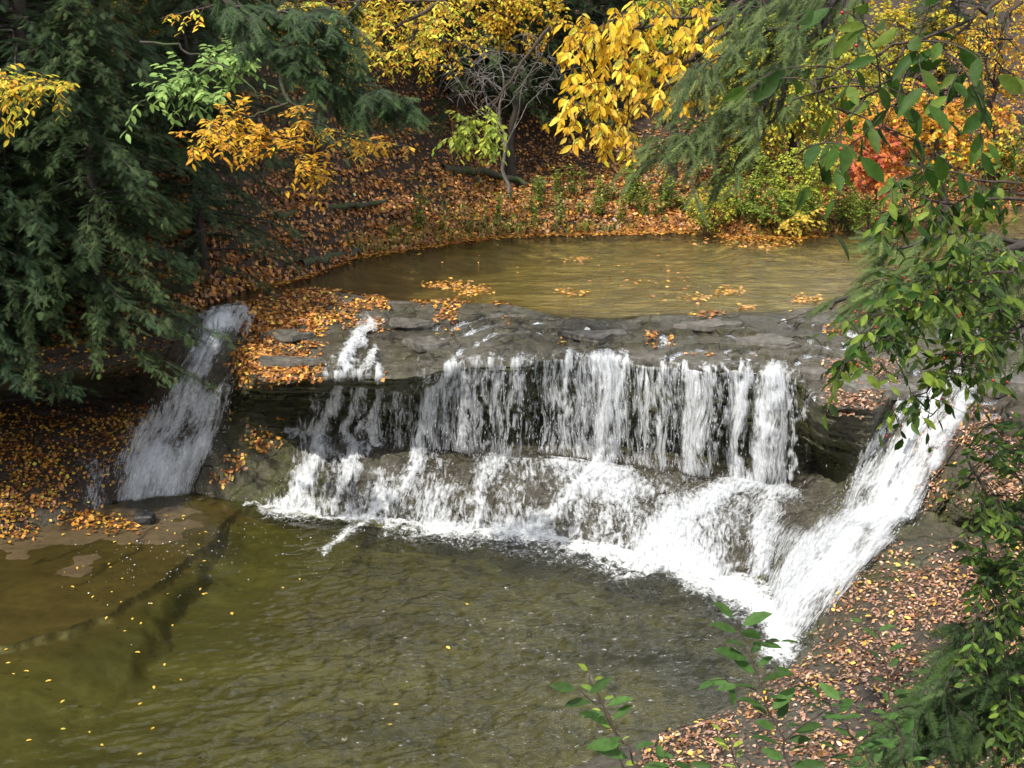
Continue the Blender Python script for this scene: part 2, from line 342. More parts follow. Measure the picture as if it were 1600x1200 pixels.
def water_mat(name, tint, turb, turbcol, bscale, bstr, stretch=(1, 1, 1), rot=0, foam=False, bdist=.02, gl=.04, ior=1.4):
    m, n, l = newmat(name); g = N(n, 'ShaderNodeNewGeometry'); pos = g.outputs['Position']
    mp = N(n, 'ShaderNodeMapping'); mp.inputs['Scale'].default_value = stretch; mp.inputs['Rotation'].default_value = (0, 0, rot); l.new(pos, mp.inputs[0])
    n1 = noise(n, l, mp.outputs[0], bscale, 3, .5, .5); n2 = noise(n, l, mp.outputs[0], bscale * 3.1, 2, .5)
    hgt = mathn(n, l, 'ADD', n1.outputs[0], mathn(n, l, 'MULTIPLY', n2.outputs[0], .3))
    amp = N(n, 'ShaderNodeAttribute', attribute_name='rough').outputs['Fac']
    hgt = mathn(n, l, 'MULTIPLY', hgt, amp)
    b = N(n, 'ShaderNodeBump'); b.inputs['Strength'].default_value = bstr; b.inputs['Distance'].default_value = bdist; l.new(hgt, b.inputs['Height'])
    tr = N(n, 'ShaderNodeBsdfTransparent'); tr.inputs[0].default_value = (*tint, 1)
    df = N(n, 'ShaderNodeBsdfDiffuse'); df.inputs[0].default_value = (*turbcol, 1)
    body = N(n, 'ShaderNodeMixShader'); body.inputs[0].default_value = turb; l.new(tr.outputs[0], body.inputs[1]); l.new(df.outputs[0], body.inputs[2])
    gg = N(n, 'ShaderNodeBsdfGlossy'); gg.inputs['Roughness'].default_value = gl; l.new(b.outputs[0], gg.inputs['Normal'])
    fr = N(n, 'ShaderNodeFresnel'); fr.inputs[0].default_value = ior; l.new(b.outputs[0], fr.inputs['Normal'])
    sh = N(n, 'ShaderNodeMixShader'); l.new(fr.outputs[0], sh.inputs[0]); l.new(body.outputs[0], sh.inputs[1]); l.new(gg.outputs[0], sh.inputs[2])
    out = sh.outputs[0]
    if foam:
        fa = N(n, 'ShaderNodeAttribute', attribute_name='foam').outputs['Fac']
        mp2 = N(n, 'ShaderNodeMapping'); mp2.inputs['Scale'].default_value = (1, 1, 1); l.new(pos, mp2.inputs[0])
        f1 = noise(n, l, mp2.outputs[0], 15, 10, .8, 1.0)
        s = mathn(n, l, 'ADD', mathn(n, l, 'MULTIPLY', mathn(n, l, 'SUBTRACT', f1.outputs[0], .5), 2.6), mathn(n, l, 'SUBTRACT', fa, .5))
        al = mathn(n, l, 'MULTIPLY', s, 2.2, True)
        wd = N(n, 'ShaderNodeBsdfDiffuse'); wd.inputs[0].default_value = (.74, .76, .76, 1)
        b2 = N(n, 'ShaderNodeBump'); b2.inputs['Strength'].default_value = .8; b2.inputs['Distance'].default_value = .04; l.new(f1.outputs[0], b2.inputs['Height']); l.new(b2.outputs[0], wd.inputs['Normal'])
        fs = N(n, 'ShaderNodeMixShader'); l.new(al, fs.inputs[0]); l.new(out, fs.inputs[1]); l.new(wd.outputs[0], fs.inputs[2]); out = fs.outputs[0]
    o = N(n, 'ShaderNodeOutputMaterial'); l.new(out, o.inputs[0]); return m
M_POOL = water_mat('pool_water', (.76, .76, .5), .08, (.09, .09, .04), 9, 1.0, (1.0, 1.9, 1), R(20), True, .025, .035, 1.46)
M_UPPER = water_mat('stream_water', (.9, .87, .62), .06, (.2, .17, .1), 6, 1.0, (.7, 1.6, 1), 0, False, .05)
M_FILM = water_mat('film_water', (.86, .85, .8), .0, (.1, .1, .1), 14, 1.0, (1.6, .5, 1), 0, False, .03, .22, 1.2)
def fall_mat(name, seed, sx, sy, lace=.0):
    m, n, l = newmat(name)
    at = N(n, 'ShaderNodeAttribute', attribute_name='flow'); de = N(n, 'ShaderNodeAttribute', attribute_name='dens').outputs['Fac']
    st = N(n, 'ShaderNodeAttribute', attribute_name='steep').outputs['Fac']
    def lay(sc, scy, k):
        mp = N(n, 'ShaderNodeMapping'); mp.inputs['Scale'].default_value = (sc, scy, 1); mp.inputs['Location'].default_value = (seed * 3.7, k * 5.1, seed); l.new(at.outputs['Vector'], mp.inputs[0])
        return noise(n, l, mp.outputs[0], 1.0, 5, .68, .55).outputs[0]
    a = lay(sx, sy, 0); b = lay(sx * .62, sx * .26, 1)
    nn = N(n, 'ShaderNodeMix'); l.new(st, nn.inputs[0]); l.new(b, nn.inputs[2]); l.new(a, nn.inputs[3]); nz = nn.outputs[0]
    s = mathn(n, l, 'ADD', mathn(n, l, 'SUBTRACT', nz, 1.0), mathn(n, l, 'MULTIPLY', de, .8))
    al = mathn(n, l, 'MULTIPLY', s, 3.4, True)
    b2 = N(n, 'ShaderNodeBump'); b2.inputs['Strength'].default_value = .9; b2.inputs['Distance'].default_value = .05; l.new(nz, b2.inputs['Height'])
    p = N(n, 'ShaderNodeBsdfPrincipled'); p.inputs['Base Color'].default_value = (.84, .87, .9, 1); p.inputs['Roughness'].default_value = .35; l.new(b2.outputs[0], p.inputs['Normal'])
    t = N(n, 'ShaderNodeBsdfTranslucent'); t.inputs[0].default_value = (.85, .88, .92, 1)
    mx = N(n, 'ShaderNodeMixShader'); mx.inputs[0].default_value = .3; l.new(p.outputs[0], mx.inputs[1]); l.new(t.outputs[0], mx.inputs[2])
    tr = N(n, 'ShaderNodeBsdfTransparent')
    ms = N(n, 'ShaderNodeMixShader'); l.new(al, ms.inputs[0]); l.new(tr.outputs[0], ms.inputs[1]); l.new(mx.outputs[0], ms.inputs[2])
    o = N(n, 'ShaderNodeOutputMaterial'); l.new(ms.outputs[0], o.inputs[0]); return m
M_FALL1 = fall_mat('white_water', 1, 24, 3.2)
M_FALL2 = fall_mat('white_water_front', 2, 38, 4.6)
m, n, l = newmat('water_drops'); p = N(n, 'ShaderNodeBsdfPrincipled'); p.inputs['Base Color'].default_value = (.85, .88, .92, 1); p.inputs['Roughness'].default_value = .2
l.new(p.outputs[0], N(n, 'ShaderNodeOutputMaterial').inputs[0]); M_DROP = m
m, n, l = newmat('berry'); p = N(n, 'ShaderNodeBsdfPrincipled'); p.inputs['Base Color'].default_value = (.35, .012, .015, 1); p.inputs['Roughness'].default_value = .25
l.new(p.outputs[0], N(n, 'ShaderNodeOutputMaterial').inputs[0]); M_BERRY = m

# ---------------------------------------------------------------- the rock ledge (lofted through control columns)
UZ = 2.45
#      B(u,v,z)            C(u,v,z)             E(u,v,z)            G(u,v)       recess
CC = [((-420, 560, 2.55), (-420, 600, 2.3), (-420, 660, .95), (-420, 900), .5),
      ((-100, 555, 2.55), (-100, 592, 2.3), (-100, 640, 1.0), (-60, 860), .6),
      ((120, 540, 2.5), (120, 575, 2.25), (120, 618, 1.1), (60, 832), .8),
      ((235, 510, 2.5), (235, 550, 2.25), (215, 618, 1.15), (150, 800), .5),
      ((290, 492, 2.5), (280, 530, 2.25), (240, 640, 1.1), (180, 782), .0),
      ((345, 480, 2.43), (335, 510, 2.25), (275, 650, 1.0), (230, 776), .0),
      ((395, 468, 2.47), (380, 530, 2.15), (330, 668, .9), (300, 770), .0),
      ((440, 458, 2.50), (395, 592, 2.05), (370, 645, 1.0), (350, 782), .6),
      ((510, 452, 2.50), (480, 592, 2.0), (465, 652, .95), (400, 790), .8),
      ((590, 468, 2.46), (545, 590, 2.02), (540, 672, .85), (500, 804), .9),
      ((690, 475, 2.46), (640, 588, 2.04), (640, 688, .8), (600, 820), 1),
      ((780, 476, 2.46), (745, 572, 2.08), (745, 698, .72), (710, 822), 1),
      ((860, 490, 2.45), (850, 566, 2.10), (850, 704, .66), (830, 832), 1),
      ((950, 498, 2.45), (945, 566, 2.10), (950, 714, .62), (960, 862), 1),
      ((1050, 490, 2.45), (1050, 576, 2.08), (1050, 724, .55), (1060, 893), 1),
      ((1150, 492, 2.45), (1150, 582, 2.08), (1155, 738, .5), (1130, 905), 1),
      ((1240, 484, 2.46), (1245, 590, 2.06), (1255, 750, .46), (1200, 908), 1),
      ((1310, 480, 2.47), (1285, 640, 1.95), (1305, 762, .46), (1215, 925), .9),
      ((1390, 482, 2.46), (1372, 640, 1.95), (1335, 770, .6), (1220, 945), .1),
      ((1450, 492, 2.45), (1435, 606, 2.0), (1362, 785, .8), (1228, 972), .0),
      ((1535, 500, 2.45), (1515, 620, 2.0), (1425, 795, .85), (1262, 1000), .0),
      ((1600, 505, 2.46), (1545, 680, 1.85), (1450, 812, .75), (1262, 1020), .2),
      ((1680, 520, 2.5), (1530, 770, 1.35), (1500, 850, .65), (1225, 1040), .9),
      ((1780, 540, 2.6), (1640, 795, 1.35), (1620, 880, .68), (1190, 1085), .9),
      ((1950, 560, 2.7), (1850, 810, 1.5), (1840, 920, .8), (1080, 1130), .7),
      ((2200, 600, 2.9), (2100, 880, 1.8), (2100, 1000, 1.1), (890, 1195), .5),
      ((2500, 640, 3.2), (2450, 960, 2.1), (2450, 1120, 1.3), (760, 1260), .3),
      ((2900, 700, 3.6), (2900, 1100, 2.2), (2900, 1300, 1.5), (500, 1400), .1)]
def build_ctrl():
    rows = []
    for B, C, E, G, rec in CC:
        B = PZ(*B); C = PZ(*C); E = PZ(*E); G = PZ(G[0], G[1], -.02)
        A = B + np.array([0, .9, 0]); A[2] = 2.25
        back = np.array([0., 1, 0])
        L = lambda t, bulge=0: C + (E - C) * t + np.array([0, -.6, .8]) * bulge
        if True:
            D1 = (1 - rec) * L(.12, .03) + rec * (C + back * .10 + np.array([0, 0, -.14]))
            D2 = (1 - rec) * L(.45, .10) + rec * (C * .45 + E * .55 + back * .0 + np.array([0, .12, 0]))
            D3 = (1 - rec) * L(.75, .08) + rec * (np.array([E[0], max(C[1], E[1]) + .42, E[2] + .22]))
            E0 = (1 - rec) * L(.9, .03) + rec * (np.array([E[0], max(C[1], E[1]) + .38, E[2] + .04]))
            F1 = E + (G - E) * .35 + np.array([0, 0, .10]); F2 = E + (G - E) * .75 + np.array([0, 0, .12])
            out = G - E; out[2] = 0; out /= np.linalg.norm(out)
            Hh = G + out * .5; Hh[2] = -.9
            Bm = B * .55 + C * .45 + np.array([0, 0, .03])
            rows.append([A, B, Bm, C, D1, D2, D3, E0, E, F1, F2, G, Hh])
    return np.array(rows)
CT = build_ctrl(); K = len(CT)
REC = np.array([c[4] for c in CC])
# arc parameter along the ledge
mid = CT[:, 3]; seg = np.linalg.norm(np.diff(mid, axis=0), axis=1); S = np.concatenate([[0], np.cumsum(seg)])
NS = 950
# more samples where it is seen
ss = np.linspace(0, S[-1], NS)
SUB = [8, 52, 60, 8, 18, 22, 6, 12, 34, 40, 34, 14]
TT = np.concatenate([np.linspace(k, k + 1, c, endpoint=False) for k, c in enumerate(SUB)] + [[12.0]])
def smooth1(a, k, axis=0):
    if k < 2: return a
    ker = np.hanning(k + 2)[1:-1]; ker /= ker.sum(); p = k // 2
    pad = [(0, 0)] * a.ndim; pad[axis] = (p, k - 1 - p)
    b = np.pad(a, pad, mode='edge')
    return np.apply_along_axis(lambda m: np.convolve(m, ker, 'valid'), axis, b)
def lipj(s_, T):
    m_ = sstep(2.0, 2.9, T) * (1 - sstep(7.0, 8.2, T))
    j = .22 * fbm(s_ * .9, 0, 0, 3, 301) + .10 * fbm(np.floor(s_ * 2.2 + fbm(s_ * 2, 0, 0, 2, 303)) * 1.7, 3.3, 0, 1, 302) + .05 * fbm(s_ * 5, 0, 0, 3, 304)
    return j * m_, .05 * fbm(s_ * 1.7, 5.5, 0, 3, 305) * m_
def loft(cols):
    nr = cols.shape[1]
    C1 = np.empty((NS, nr, 3))
    for r in range(nr):
        for c in range(3): C1[:, r, c] = np.interp(ss, S, cols[:, r, c])
    C1 = smooth1(C1, 31, 0)
    P = np.empty((NS, len(TT), 3))
    for i in range(3):
        f = np.floor(TT).astype(int).clip(0, nr - 2); a = TT - f
        P[:, :, i] = C1[:, f, i] * (1 - a) + C1[:, f + 1, i] * a
    jy_, jz_ = lipj(ss[:, None], TT[None]); P[..., 1] += jy_; P[..., 2] += jz_
    return smooth1(P, 5, 1)
P0 = loft(CT)
Nn = normals(P0); 
if Nn[NS // 2, len(TT) // 2, 2] < 0: Nn = -Nn
X, Y, Z = P0[..., 0], P0[..., 1], P0[..., 2]
tgrid = np.broadcast_to(TT[None], X.shape); sgrid = np.broadcast_to(ss[:, None], X.shape)
rec_s = smooth1(np.interp(ss, S, REC), 21)[:, None]
wallm = sstep(2.9, 3.2, tgrid) * (1 - sstep(7.2, 8.0, tgrid)) * np.clip(rec_s * 1.5, 0, 1)
shelf = sstep(.7, 1.2, tgrid) * (1 - sstep(2.9, 3.1, tgrid))
apron = sstep(7.6, 8.2, tgrid) * (1 - sstep(11.5, 12, tgrid))
disp = .05 * fbm(X * 1.3, Y * 1.3, Z * 2, 5, 1) + .025 * fbm(X * 6, Y * 6, Z * 8, 4, 5)
P1 = P0 + Nn * (disp * (1 - .75 * (tgrid < 1.4)))[..., None]
P1[..., 2] += .075 * fbm(X * 1.1, Y * 1.1, 0, 4, 13) * sstep(.5, 1.0, tgrid) * (1 - sstep(1.6, 2.4, tgrid))
# bedding planes on the wall: slabs of varying set-back
zz = P1[..., 2] + .05 * fbm(X * .8, Y * .8, 0, 3, 9)
lay = np.floor(zz / .085); fr_ = zz / .085 - lay
off = (vn(X * .9 + lay * 7.3, lay * 3.1, Y * .9, 21) * .10 + vn(X * 3.3 + lay * 3.3, lay, 0, 22) * .05) - .05 * (fr_ < .16)
P1[..., 1] -= off * wallm * 1.0
# terraces on shelf and apron (thin ledges)
def terrace(P, mask, h, amp, seed):
    z = P[..., 2]; nz = fbm(X * .55, Y * .55, 0, 5, seed) * 2.2
    q = z / h + nz; fl = np.floor(q); fr = q - fl
    zt = (fl + sstep(.88, 1.0, fr) - nz) * h
    P[..., 2] = z + (zt - z) * mask * amp
    return vn(fl * 3.7, 0, 0, seed)
slab = terrace(P1, shelf * sstep(1.1, 1.5, tgrid) * (.6 + .4 * sstep(-.35, .25, fbm(X * .8, Y * .8, 0, 3, 35))), .11, 1.0, 31)
slab2 = terrace(P1, apron * sstep(-.2, .3, fbm(X * .6, Y * .9, 0, 3, 36)), .16, .4, 33)
Nn1 = normals(P1); Nn1 *= np.sign((Nn1 * Nn).sum(-1, keepdims=True) + 1e-9)
pu, pv = proj(P1)
def gau(x0, x1, y0, y1, soft=18):
    return sstep(x0 - soft, x0 + soft, pu) * (1 - sstep(x1 - soft, x1 + soft, pu)) * sstep(y0 - soft, y0 + soft, pv) * (1 - sstep(y1 - soft, y1 + soft, pv))
green = np.clip(wallm * .9 + gau(425, 500, 590, 660) * .6 + .55 * gau(360, 520, 640, 800) + .2 * apron + .3 * gau(1290, 1480, 700, 940) + .35 * gau(1200, 1450, 860, 1040) + .25 * shelf, 0, 1)
soil_shade = np.clip(gau(-500, 280, 380, 800, 25) + .9 * gau(1480, 2500, 620, 1300, 50) + .55 * gau(1300, 2500, 900, 1300, 40), 0, 1) * (1 - wallm * .8)  # bank soil; on the upper left rim ledge also shadow painted into the colour
slabm = slab * shelf + slab2 * apron * .6 + .8 * vn(lay * 2.3, 0, 0, 24) * wallm
mk('rock_ledge', P1.reshape(-1, 3), grid_faces(*X.shape), M_ROCK, smooth=True, attrs={'slab': slabm, 'wet': np.clip(apron + .85 * shelf, 0, 1), 'wall': wallm, 'green': green, 'soil_shade': soil_shade * .85})
tag(bpy.data.objects['rock_ledge'], 'layered wet grey rock ledge that the waterfall pours over', 'rock ledge', kind='structure')

# ---------------------------------------------------------------- ground: far banks, hillside, near slope
shp = np.array([PZ(*a, UZ) for a in [(-420, 560), (-100, 550), (120, 535), (235, 505), (300, 485), (380, 455), (470, 436), (560, 402), (700, 380), (800, 368), (1000, 364), (1090, 362), (1150, 372), (1240, 372), (1340, 360), (1420, 340), (1600, 322), (1900, 310)]])
def y_shore(x): return np.interp(x, shp[:, 0], shp[:, 1]) 
Bl = smooth1(np.stack([np.interp(ss, S, CT[:, 1, k]) for k in range(3)], 1), 31, 0)
def y_front(x): return np.interp(x, Bl[:, 0], Bl[:, 1])
def ground_z(x, y):
    d = y - y_shore(x) + .35 * fbm(x * .7, y * .7, 0, 3, 41)
    dp = np.maximum(d, 0)
    left = 1 - sstep(-4.5, 1.0, x)
    flat = .30 * np.minimum(dp, 1) + .12 * np.clip(dp - 1, 0, 5) + .55 * np.maximum(dp - 6, 0)
    steep = .55 * np.minimum(dp, 3) + .62 * np.maximum(dp - 3, 0)
    hill = flat * (1 - left) + steep * left
    z = 2.37 + hill
    zb = 2.30 - .25 * sstep(0, -1.5, d) + .03 * fbm(x * 2, y * 2, 0, 4, 44)
    z = np.where(d > 0, z, zb)
    z = z + sstep(0, 1.5, d) * (.12 * fbm(x * .9, y * .9, 0, 5, 43) + .05 * fbm(x * 4, y * 4, 0, 3, 47))
    # little earth steps on the left slope
    q = z / .42 + fbm(x * .5, y * .5, 0, 3, 48) * .8; fq = q - np.floor(q)
    z = z + left * sstep(.3, 1, d) * .22 * (sstep(.75, 1, fq) - fq)
    yf = y_front(x)
    z = np.where(y < yf + .3, np.minimum(z, 2.2), z)
    z = np.where(y < yf + .15, -1.6, z)
    return z, d
def sheet(name, x0, x1, y0, y1, step, mat, zfun, **k):
    xs = np.arange(x0, x1 + step, step); ys = np.arange(y0, y1 + step, step)
    gx, gy = np.meshgrid(xs, ys, indexing='ij'); z, att = zfun(gx, gy)
    V = np.stack([gx, gy, z], -1); keep = None
    return V, att
gxs = np.unique(np.concatenate([np.arange(-90, -16, 1.2), np.arange(-16, 16, .09), np.arange(16, 90, 1.2)]))
gys = np.unique(np.concatenate([np.arange(13, 30, .09), np.arange(30, 48, .3), np.arange(48, 120, 1.5)]))
gx, gy = np.meshgrid(gxs, gys, indexing='ij'); gz, gd = ground_z(gx, gy)
gz = np.minimum(gz, 26 + 0 * gz)
V = np.stack([gx, gy, gz], -1)
zc = (gz[1:, 1:] + gz[:-1, :-1]) / 2
isbed = gd < -.05
kf = np.where(isbed, 2.0, 0.0)
fm = np.minimum.reduce([gz[1:, 1:], gz[:-1, :-1], gz[1:, :-1], gz[:-1, 1:]]) > -1.0
bedm = (gd[:-1, :-1] < .0) & fm & (gx[:-1, :-1] > -5.8); grm = (~bedm) & fm
o = mk('stream_bed', V.reshape(-1, 3), grid_faces(*gx.shape, mask=bedm), M_BED, smooth=True, attrs={'kindf': 1.35 + .65 * sstep(-2.5, 2.0, gx + .6 * fbm(gx, gy, 0, 3, 49)), 'crack': np.zeros(gx.shape)})
tag(o, kind='structure')
o = mk('hillside', V.reshape(-1, 3), grid_faces(*gx.shape, mask=grm), M_SOIL, smooth=True); tag(o, kind='structure')

# near slope below the camera, and the side of the gorge on the left
def near_z(x, y):
    z = .3 + .68 * (8.15 - y) + .25 * fbm(x * .8, y * .8, 0, 4, 51)
    z = np.minimum(z, 4.7 + .1 * fbm(x, y, 0, 3, 52))
    z = np.where(y > 8.15 + .25 * np.sin(x), z - 1.2, z)
    lim = H - .80 * np.maximum(y, .01) - .12
    return np.minimum(z, lim)
nx, ny = np.meshgrid(np.arange(-30, 30, .12), np.arange(-25, 9.2, .12), indexing='ij')
o = mk('near_slope', np.stack([nx, ny, near_z(nx, ny)], -1).reshape(-1, 3), grid_faces(*nx.shape), M_SOIL, smooth=True); tag(o, kind='structure')

# lower bed
crack1 = np.array([PZ(*a, -.05) for a in [(-150, 1030), (40, 1000), (150, 965), (250, 915), (320, 850), (360, 800), (420, 770)]])
crack2 = np.array([PZ(*a, -.05) for a in [(-150, 900), (0, 862), (60, 845)]])
crack3 = np.array([PZ(*a, -.05) for a in [(60, 885), (150, 850), (220, 830)]])
crack4 = np.array([PZ(*a, -.05) for a in [(120, 915), (190, 880), (240, 830)]])
crack5 = np.array([PZ(*a, -.05) for a in [(190, 960), (260, 930), (300, 890), (330, 850)]])
def dline(x, y, L):
    best = np.full(x.shape, 1e9)
    for a, b in zip(L[:-1], L[1:]):
        ax, ay = a[:2]; bx, by = b[:2]; dx, dy = bx - ax, by - ay
        t = np.clip(((x - ax) * dx + (y - ay) * dy) / (dx * dx + dy * dy), 0, 1)
        best = np.minimum(best, np.hypot(x - ax - t * dx, y - ay - t * dy))
    return best
bx, by = np.meshgrid(np.arange(-14, 9, .035), np.arange(6.4, 17.5, .035), indexing='ij')
jx = bx + .22 * fbm(bx * 2.2, by * 2.2, 0, 5, 61); jy = by + .22 * fbm(bx * 2.2, by * 2.2, 0, 5, 62)
ycr = np.interp(jx, crack1[:, 0], crack1[:, 1])
shelfm = sstep(-.12, .02, jy - ycr) * (1 - sstep(-4.0, -3.0, bx) * (1 - sstep(13.6, 14, by)))
bz = -.16 + shelfm * (.082 + .072 * sstep(0, 1.8, jy - ycr)) + shelfm * .02 * fbm(bx * 3, by * 3, 0, 4, 66) - .34 * sstep(0, 2.6, ycr - jy) + .03 * fbm(bx, by, 0, 5, 63) + .035 * shelfm * fbm(bx * .5, by * 1.5, 0, 3, 65)
mid_ = np.exp(-((bx + 2.2) ** 2 / 1.2 + (by - 12.6) ** 2 / .8)); bz += mid_ * .1
wv = .5 + .5 * fbm(bx * 1.5, by * 1.5, 0, 3, 64)
ck = np.maximum.reduce([(1 - sstep(.006, .026, dline(jx, jy, crack1) * (1.6 - wv))), .8 * (1 - sstep(.012, .04, dline(jx, jy, crack2))), .7 * (1 - sstep(.01, .035, dline(jx, jy, crack3))), .7 * (1 - sstep(.01, .035, dline(jx, jy, crack4)))])
o = mk('pool_bed', np.stack([bx, by, bz], -1).reshape(-1, 3), grid_faces(*bx.shape), M_BED, smooth=True,
       attrs={'kindf': np.clip(.9 * sstep(-.9, .15, jy - ycr) * (bx < -2.6 + 0 * bx) * (1 - sstep(-3.4, -2.6, bx)) + mid_ * .5 + .25 * sstep(1.2, 2.6, bx) * (by < 11), 0, 1), 'crack': ck}); tag(o, kind='structure')

# ---------------------------------------------------------------- pool water with foam
baseL = np.array([PZ(*a, 0) for a in [(385, 788), (450, 800), (520, 812), (600, 822), (700, 824), (850, 840), (960, 868), (1050, 895), (1110, 905), (1190, 930), (1220, 975), (1220, 1010)]])
wx, wy = np.meshgrid(np.arange(-14, 9, .03), np.arange(6.4, 17.5, .022), indexing='ij')
db = dline(wx, wy, baseL)
wu, wvv = proj(np.stack([wx, wy, 0 * wx], -1)); wu = wu + 26 * fbm(wx * 2.5, wy * 2.5, 0, 4, 321); wvv = wvv + 14 * fbm(wx * 3, wy * 3, 0, 4, 322)
def blob(u0, v0, ru, rv): return np.exp(-(((wu - u0) / ru) ** 2 + ((wvv - v0) / rv) ** 2))
def stroke(pts, wd):
    pts = np.array(pts, float); best = np.full(wu.shape, 1e9)
    for a, b in zip(pts[:-1], pts[1:]):
        d = b - a; t = np.clip(((wu - a[0]) * d[0] + (wvv - a[1]) * d[1]) / (d @ d), 0, 1)
        best = np.minimum(best, np.hypot(wu - a[0] - t * d[0], wvv - a[1] - t * d[1]))
    return np.exp(-(best / wd) ** 1.5)
foam = 1.0 * np.maximum.reduce([
    .95 * stroke([(385, 783), (450, 796), (520, 808), (600, 816)], 8), 1.0 * stroke([(600, 818), (700, 821), (850, 838), (960, 866), (1050, 893), (1110, 904)], 19), 1.1 * stroke([(1105, 905), (1170, 930), (1215, 965), (1228, 1012)], 42), 1.1 * stroke([(1225, 960), (1240, 990)], 26),
    .72 * stroke([(385, 785), (430, 803), (520, 808)], 9), .8 * stroke([(575, 815), (545, 835), (510, 865)], 12),
    .50 * stroke([(420, 800), (480, 815)], 22), .86 * stroke([(610, 822), (700, 826), (850, 842), (930, 868), (1000, 890), (1040, 893)], 13),
    .50 * stroke([(640, 835), (760, 850), (880, 870), (970, 905)], 26), .72 * stroke([(930, 875), (960, 905), (1010, 895)], 14),
    .86 * stroke([(1110, 915), (1180, 945), (1215, 985), (1200, 1010)], 30), .58 * stroke([(1110, 920), (1160, 980)], 30), .5 * stroke([(1200, 1015), (1290, 975), (1350, 940)], 16),
    .55 * stroke([(170, 770), (200, 765), (290, 768)], 5)])
lefts = sstep(-5.2, -1.5, wx - (wy - 11) * .35)
rough = .05 + .95 * lefts * (1 - .35 * sstep(8.0, 7.0, wy))
rdg = lambda x, y, sd: 1 - 2 * np.abs(fbm(x, y, 0, 2, sd)) ** .8
wz = 1.25 * ((.026 * fbm(wx * 3.0 + wy * .8, wy * 5.0 - wx * 1.4, 0, 1, 71) + .021 * rdg(wx * 4.2, wy * 8.4 - wx * 2.4, 73) + .009 * rdg(wx * 9, wy * 16 - wx * 4, 76)) * rough + .03 * foam * (.6 + 1.4 * fbm(wx * 7, wy * 7, 0, 4, 72)) + .006 * np.sin(db * 20) * np.exp(-db / 2.0) * lefts)
o = mk('pool_water', np.stack([wx, wy, wz], -1).reshape(-1, 3), grid_faces(*wx.shape), M_POOL, smooth=True, attrs={'foam': foam, 'rough': rough}); tag(o, kind='structure')
# upper stream water: from the rim back under the far bank
ns2 = 300; s2 = np.linspace(0, NS - 1, ns2).astype(int); tt = np.linspace(0, 1, 160) ** 1.3
yb = Bl[s2]; yend = np.full(ns2, 36.0)
ux = np.repeat(yb[:, 0:1], 160, 1) * (1 + .6 * tt[None])
uy = yb[:, 1:2] + .02 + (yend[:, None] - yb[:, 1:2]) * tt[None]
r2 = .25 + .9 * sstep(-1, 2.5, ux)
ok = (ux[:-1, :-1] > -5.6)
nt0 = int(np.searchsorted(TT, .7)); nt1 = int(np.searchsorted(TT, 3.0)); Pf = P1[::2, nt0:nt1]; Pn = Nn1[::2, nt0:nt1]
film = Pf + Pn * (.012 + .006 * fbm(Pf[..., 0] * 4, Pf[..., 1] * 3, 0, 3, 77))[..., None]
film = smooth1(smooth1(film, 7, 0), 5, 1)
fmask = (fbm(Pf[..., 0] * .8, Pf[..., 1] * .8, 0, 4, 78) + sstep(590, 720, pu[::2, nt0:nt1]) * 1.2 - .85 - (pu[::2, nt0:nt1] > 1560) > 0)[:-1, :-1]
V_a = np.stack([ux, uy, UZ + .012 * fbm(ux * 3, uy * 4, 0, 3, 75) * r2], -1).reshape(-1, 3)
o = mk('stream_water', np.concatenate([V_a, film.reshape(-1, 3)]), np.concatenate([grid_faces(*ux.shape, mask=ok), grid_faces(*Pf.shape[:2], mask=fmask) + len(V_a)]), M_UPPER, smooth=True, attrs={'rough': np.concatenate([r2.ravel(), np.full(Pf.shape[0] * Pf.shape[1], 1.0)])})
o.data.materials.append(M_FILM); o.data.polygons.foreach_set('material_index', np.concatenate([np.zeros(int(ok.sum()), np.int32), np.ones(int(fmask.sum()), np.int32)])); tag(o, kind='structure')
# ---------------------------------------------------------------- falling water
def fall_ctrl():
    rows = []
    for k in range(K):
        A, B, Bm, C, D1, D2, D3, E0, E, F1, F2, G, Hh = CT[k]; rec = REC[k]
        L = E + (G - E) * .16 + np.array([0, 0, .05])
        q = []
        for f, Dk in ((.04, .05), (.14, .15), (.35, .4), (.65, .7), (.88, .9)):
            bal = C + (L - C) * np.array([f ** .5, f ** .5, f])
            sl = C + (E - C) * Dk + np.array([0, -.6, .8]) * (.11 * math.sin(math.pi * Dk))
            q.append(rec * bal + (1 - rec) * sl)
        rows.append([B, Bm, C + np.array([0, -.02, .03])] + q + [L, F1 + np.array([0, 0, .02]), F2 + np.array([0, 0, .02]), G + (G - E) / np.linalg.norm(G - E) * .10])
    return np.array(rows)
FT = fall_ctrl()
SUBF = [14, 34, 6, 6, 12, 16, 16, 10, 16, 26, 24]
def loftf(cols, sub, ns, sm):
    nr = cols.shape[1]; s_ = np.linspace(0, S[-1], ns)
    C1 = np.stack([np.stack([np.interp(s_, S, cols[:, r, c]) for c in range(3)], -1) for r in range(nr)], 1)
    C1 = smooth1(C1, sm, 0)
    T = np.concatenate([np.linspace(k, k + 1, c, endpoint=False) for k, c in enumerate(sub)] + [[nr - 1.0]])
    f = np.floor(T).astype(int).clip(0, nr - 2); a = (T - f)[None, :, None]
    P = C1[:, f] * (1 - a) + C1[:, f + 1] * a
    Tq = np.where(T < 8, T, T); Tq = np.interp(T, [0, 1, 2, 8, 11], [1, 2, 3, 8, 12]); jy_, jz_ = lipj(s_[:, None], Tq[None]); P[..., 1] += jy_; P[..., 2] += jz_
    return smooth1(P, 5, 1), T, s_
NF = 760
PF, TF, sF = loftf(FT, SUBF, NF, 25)
NFn = normals(PF)
if NFn[NF // 2, 60, 1] > 0: NFn = -NFn
fu0, fv0 = proj(PF); _sg = np.linspace(0, S[-1], NF)[:, None] + 0 * fu0
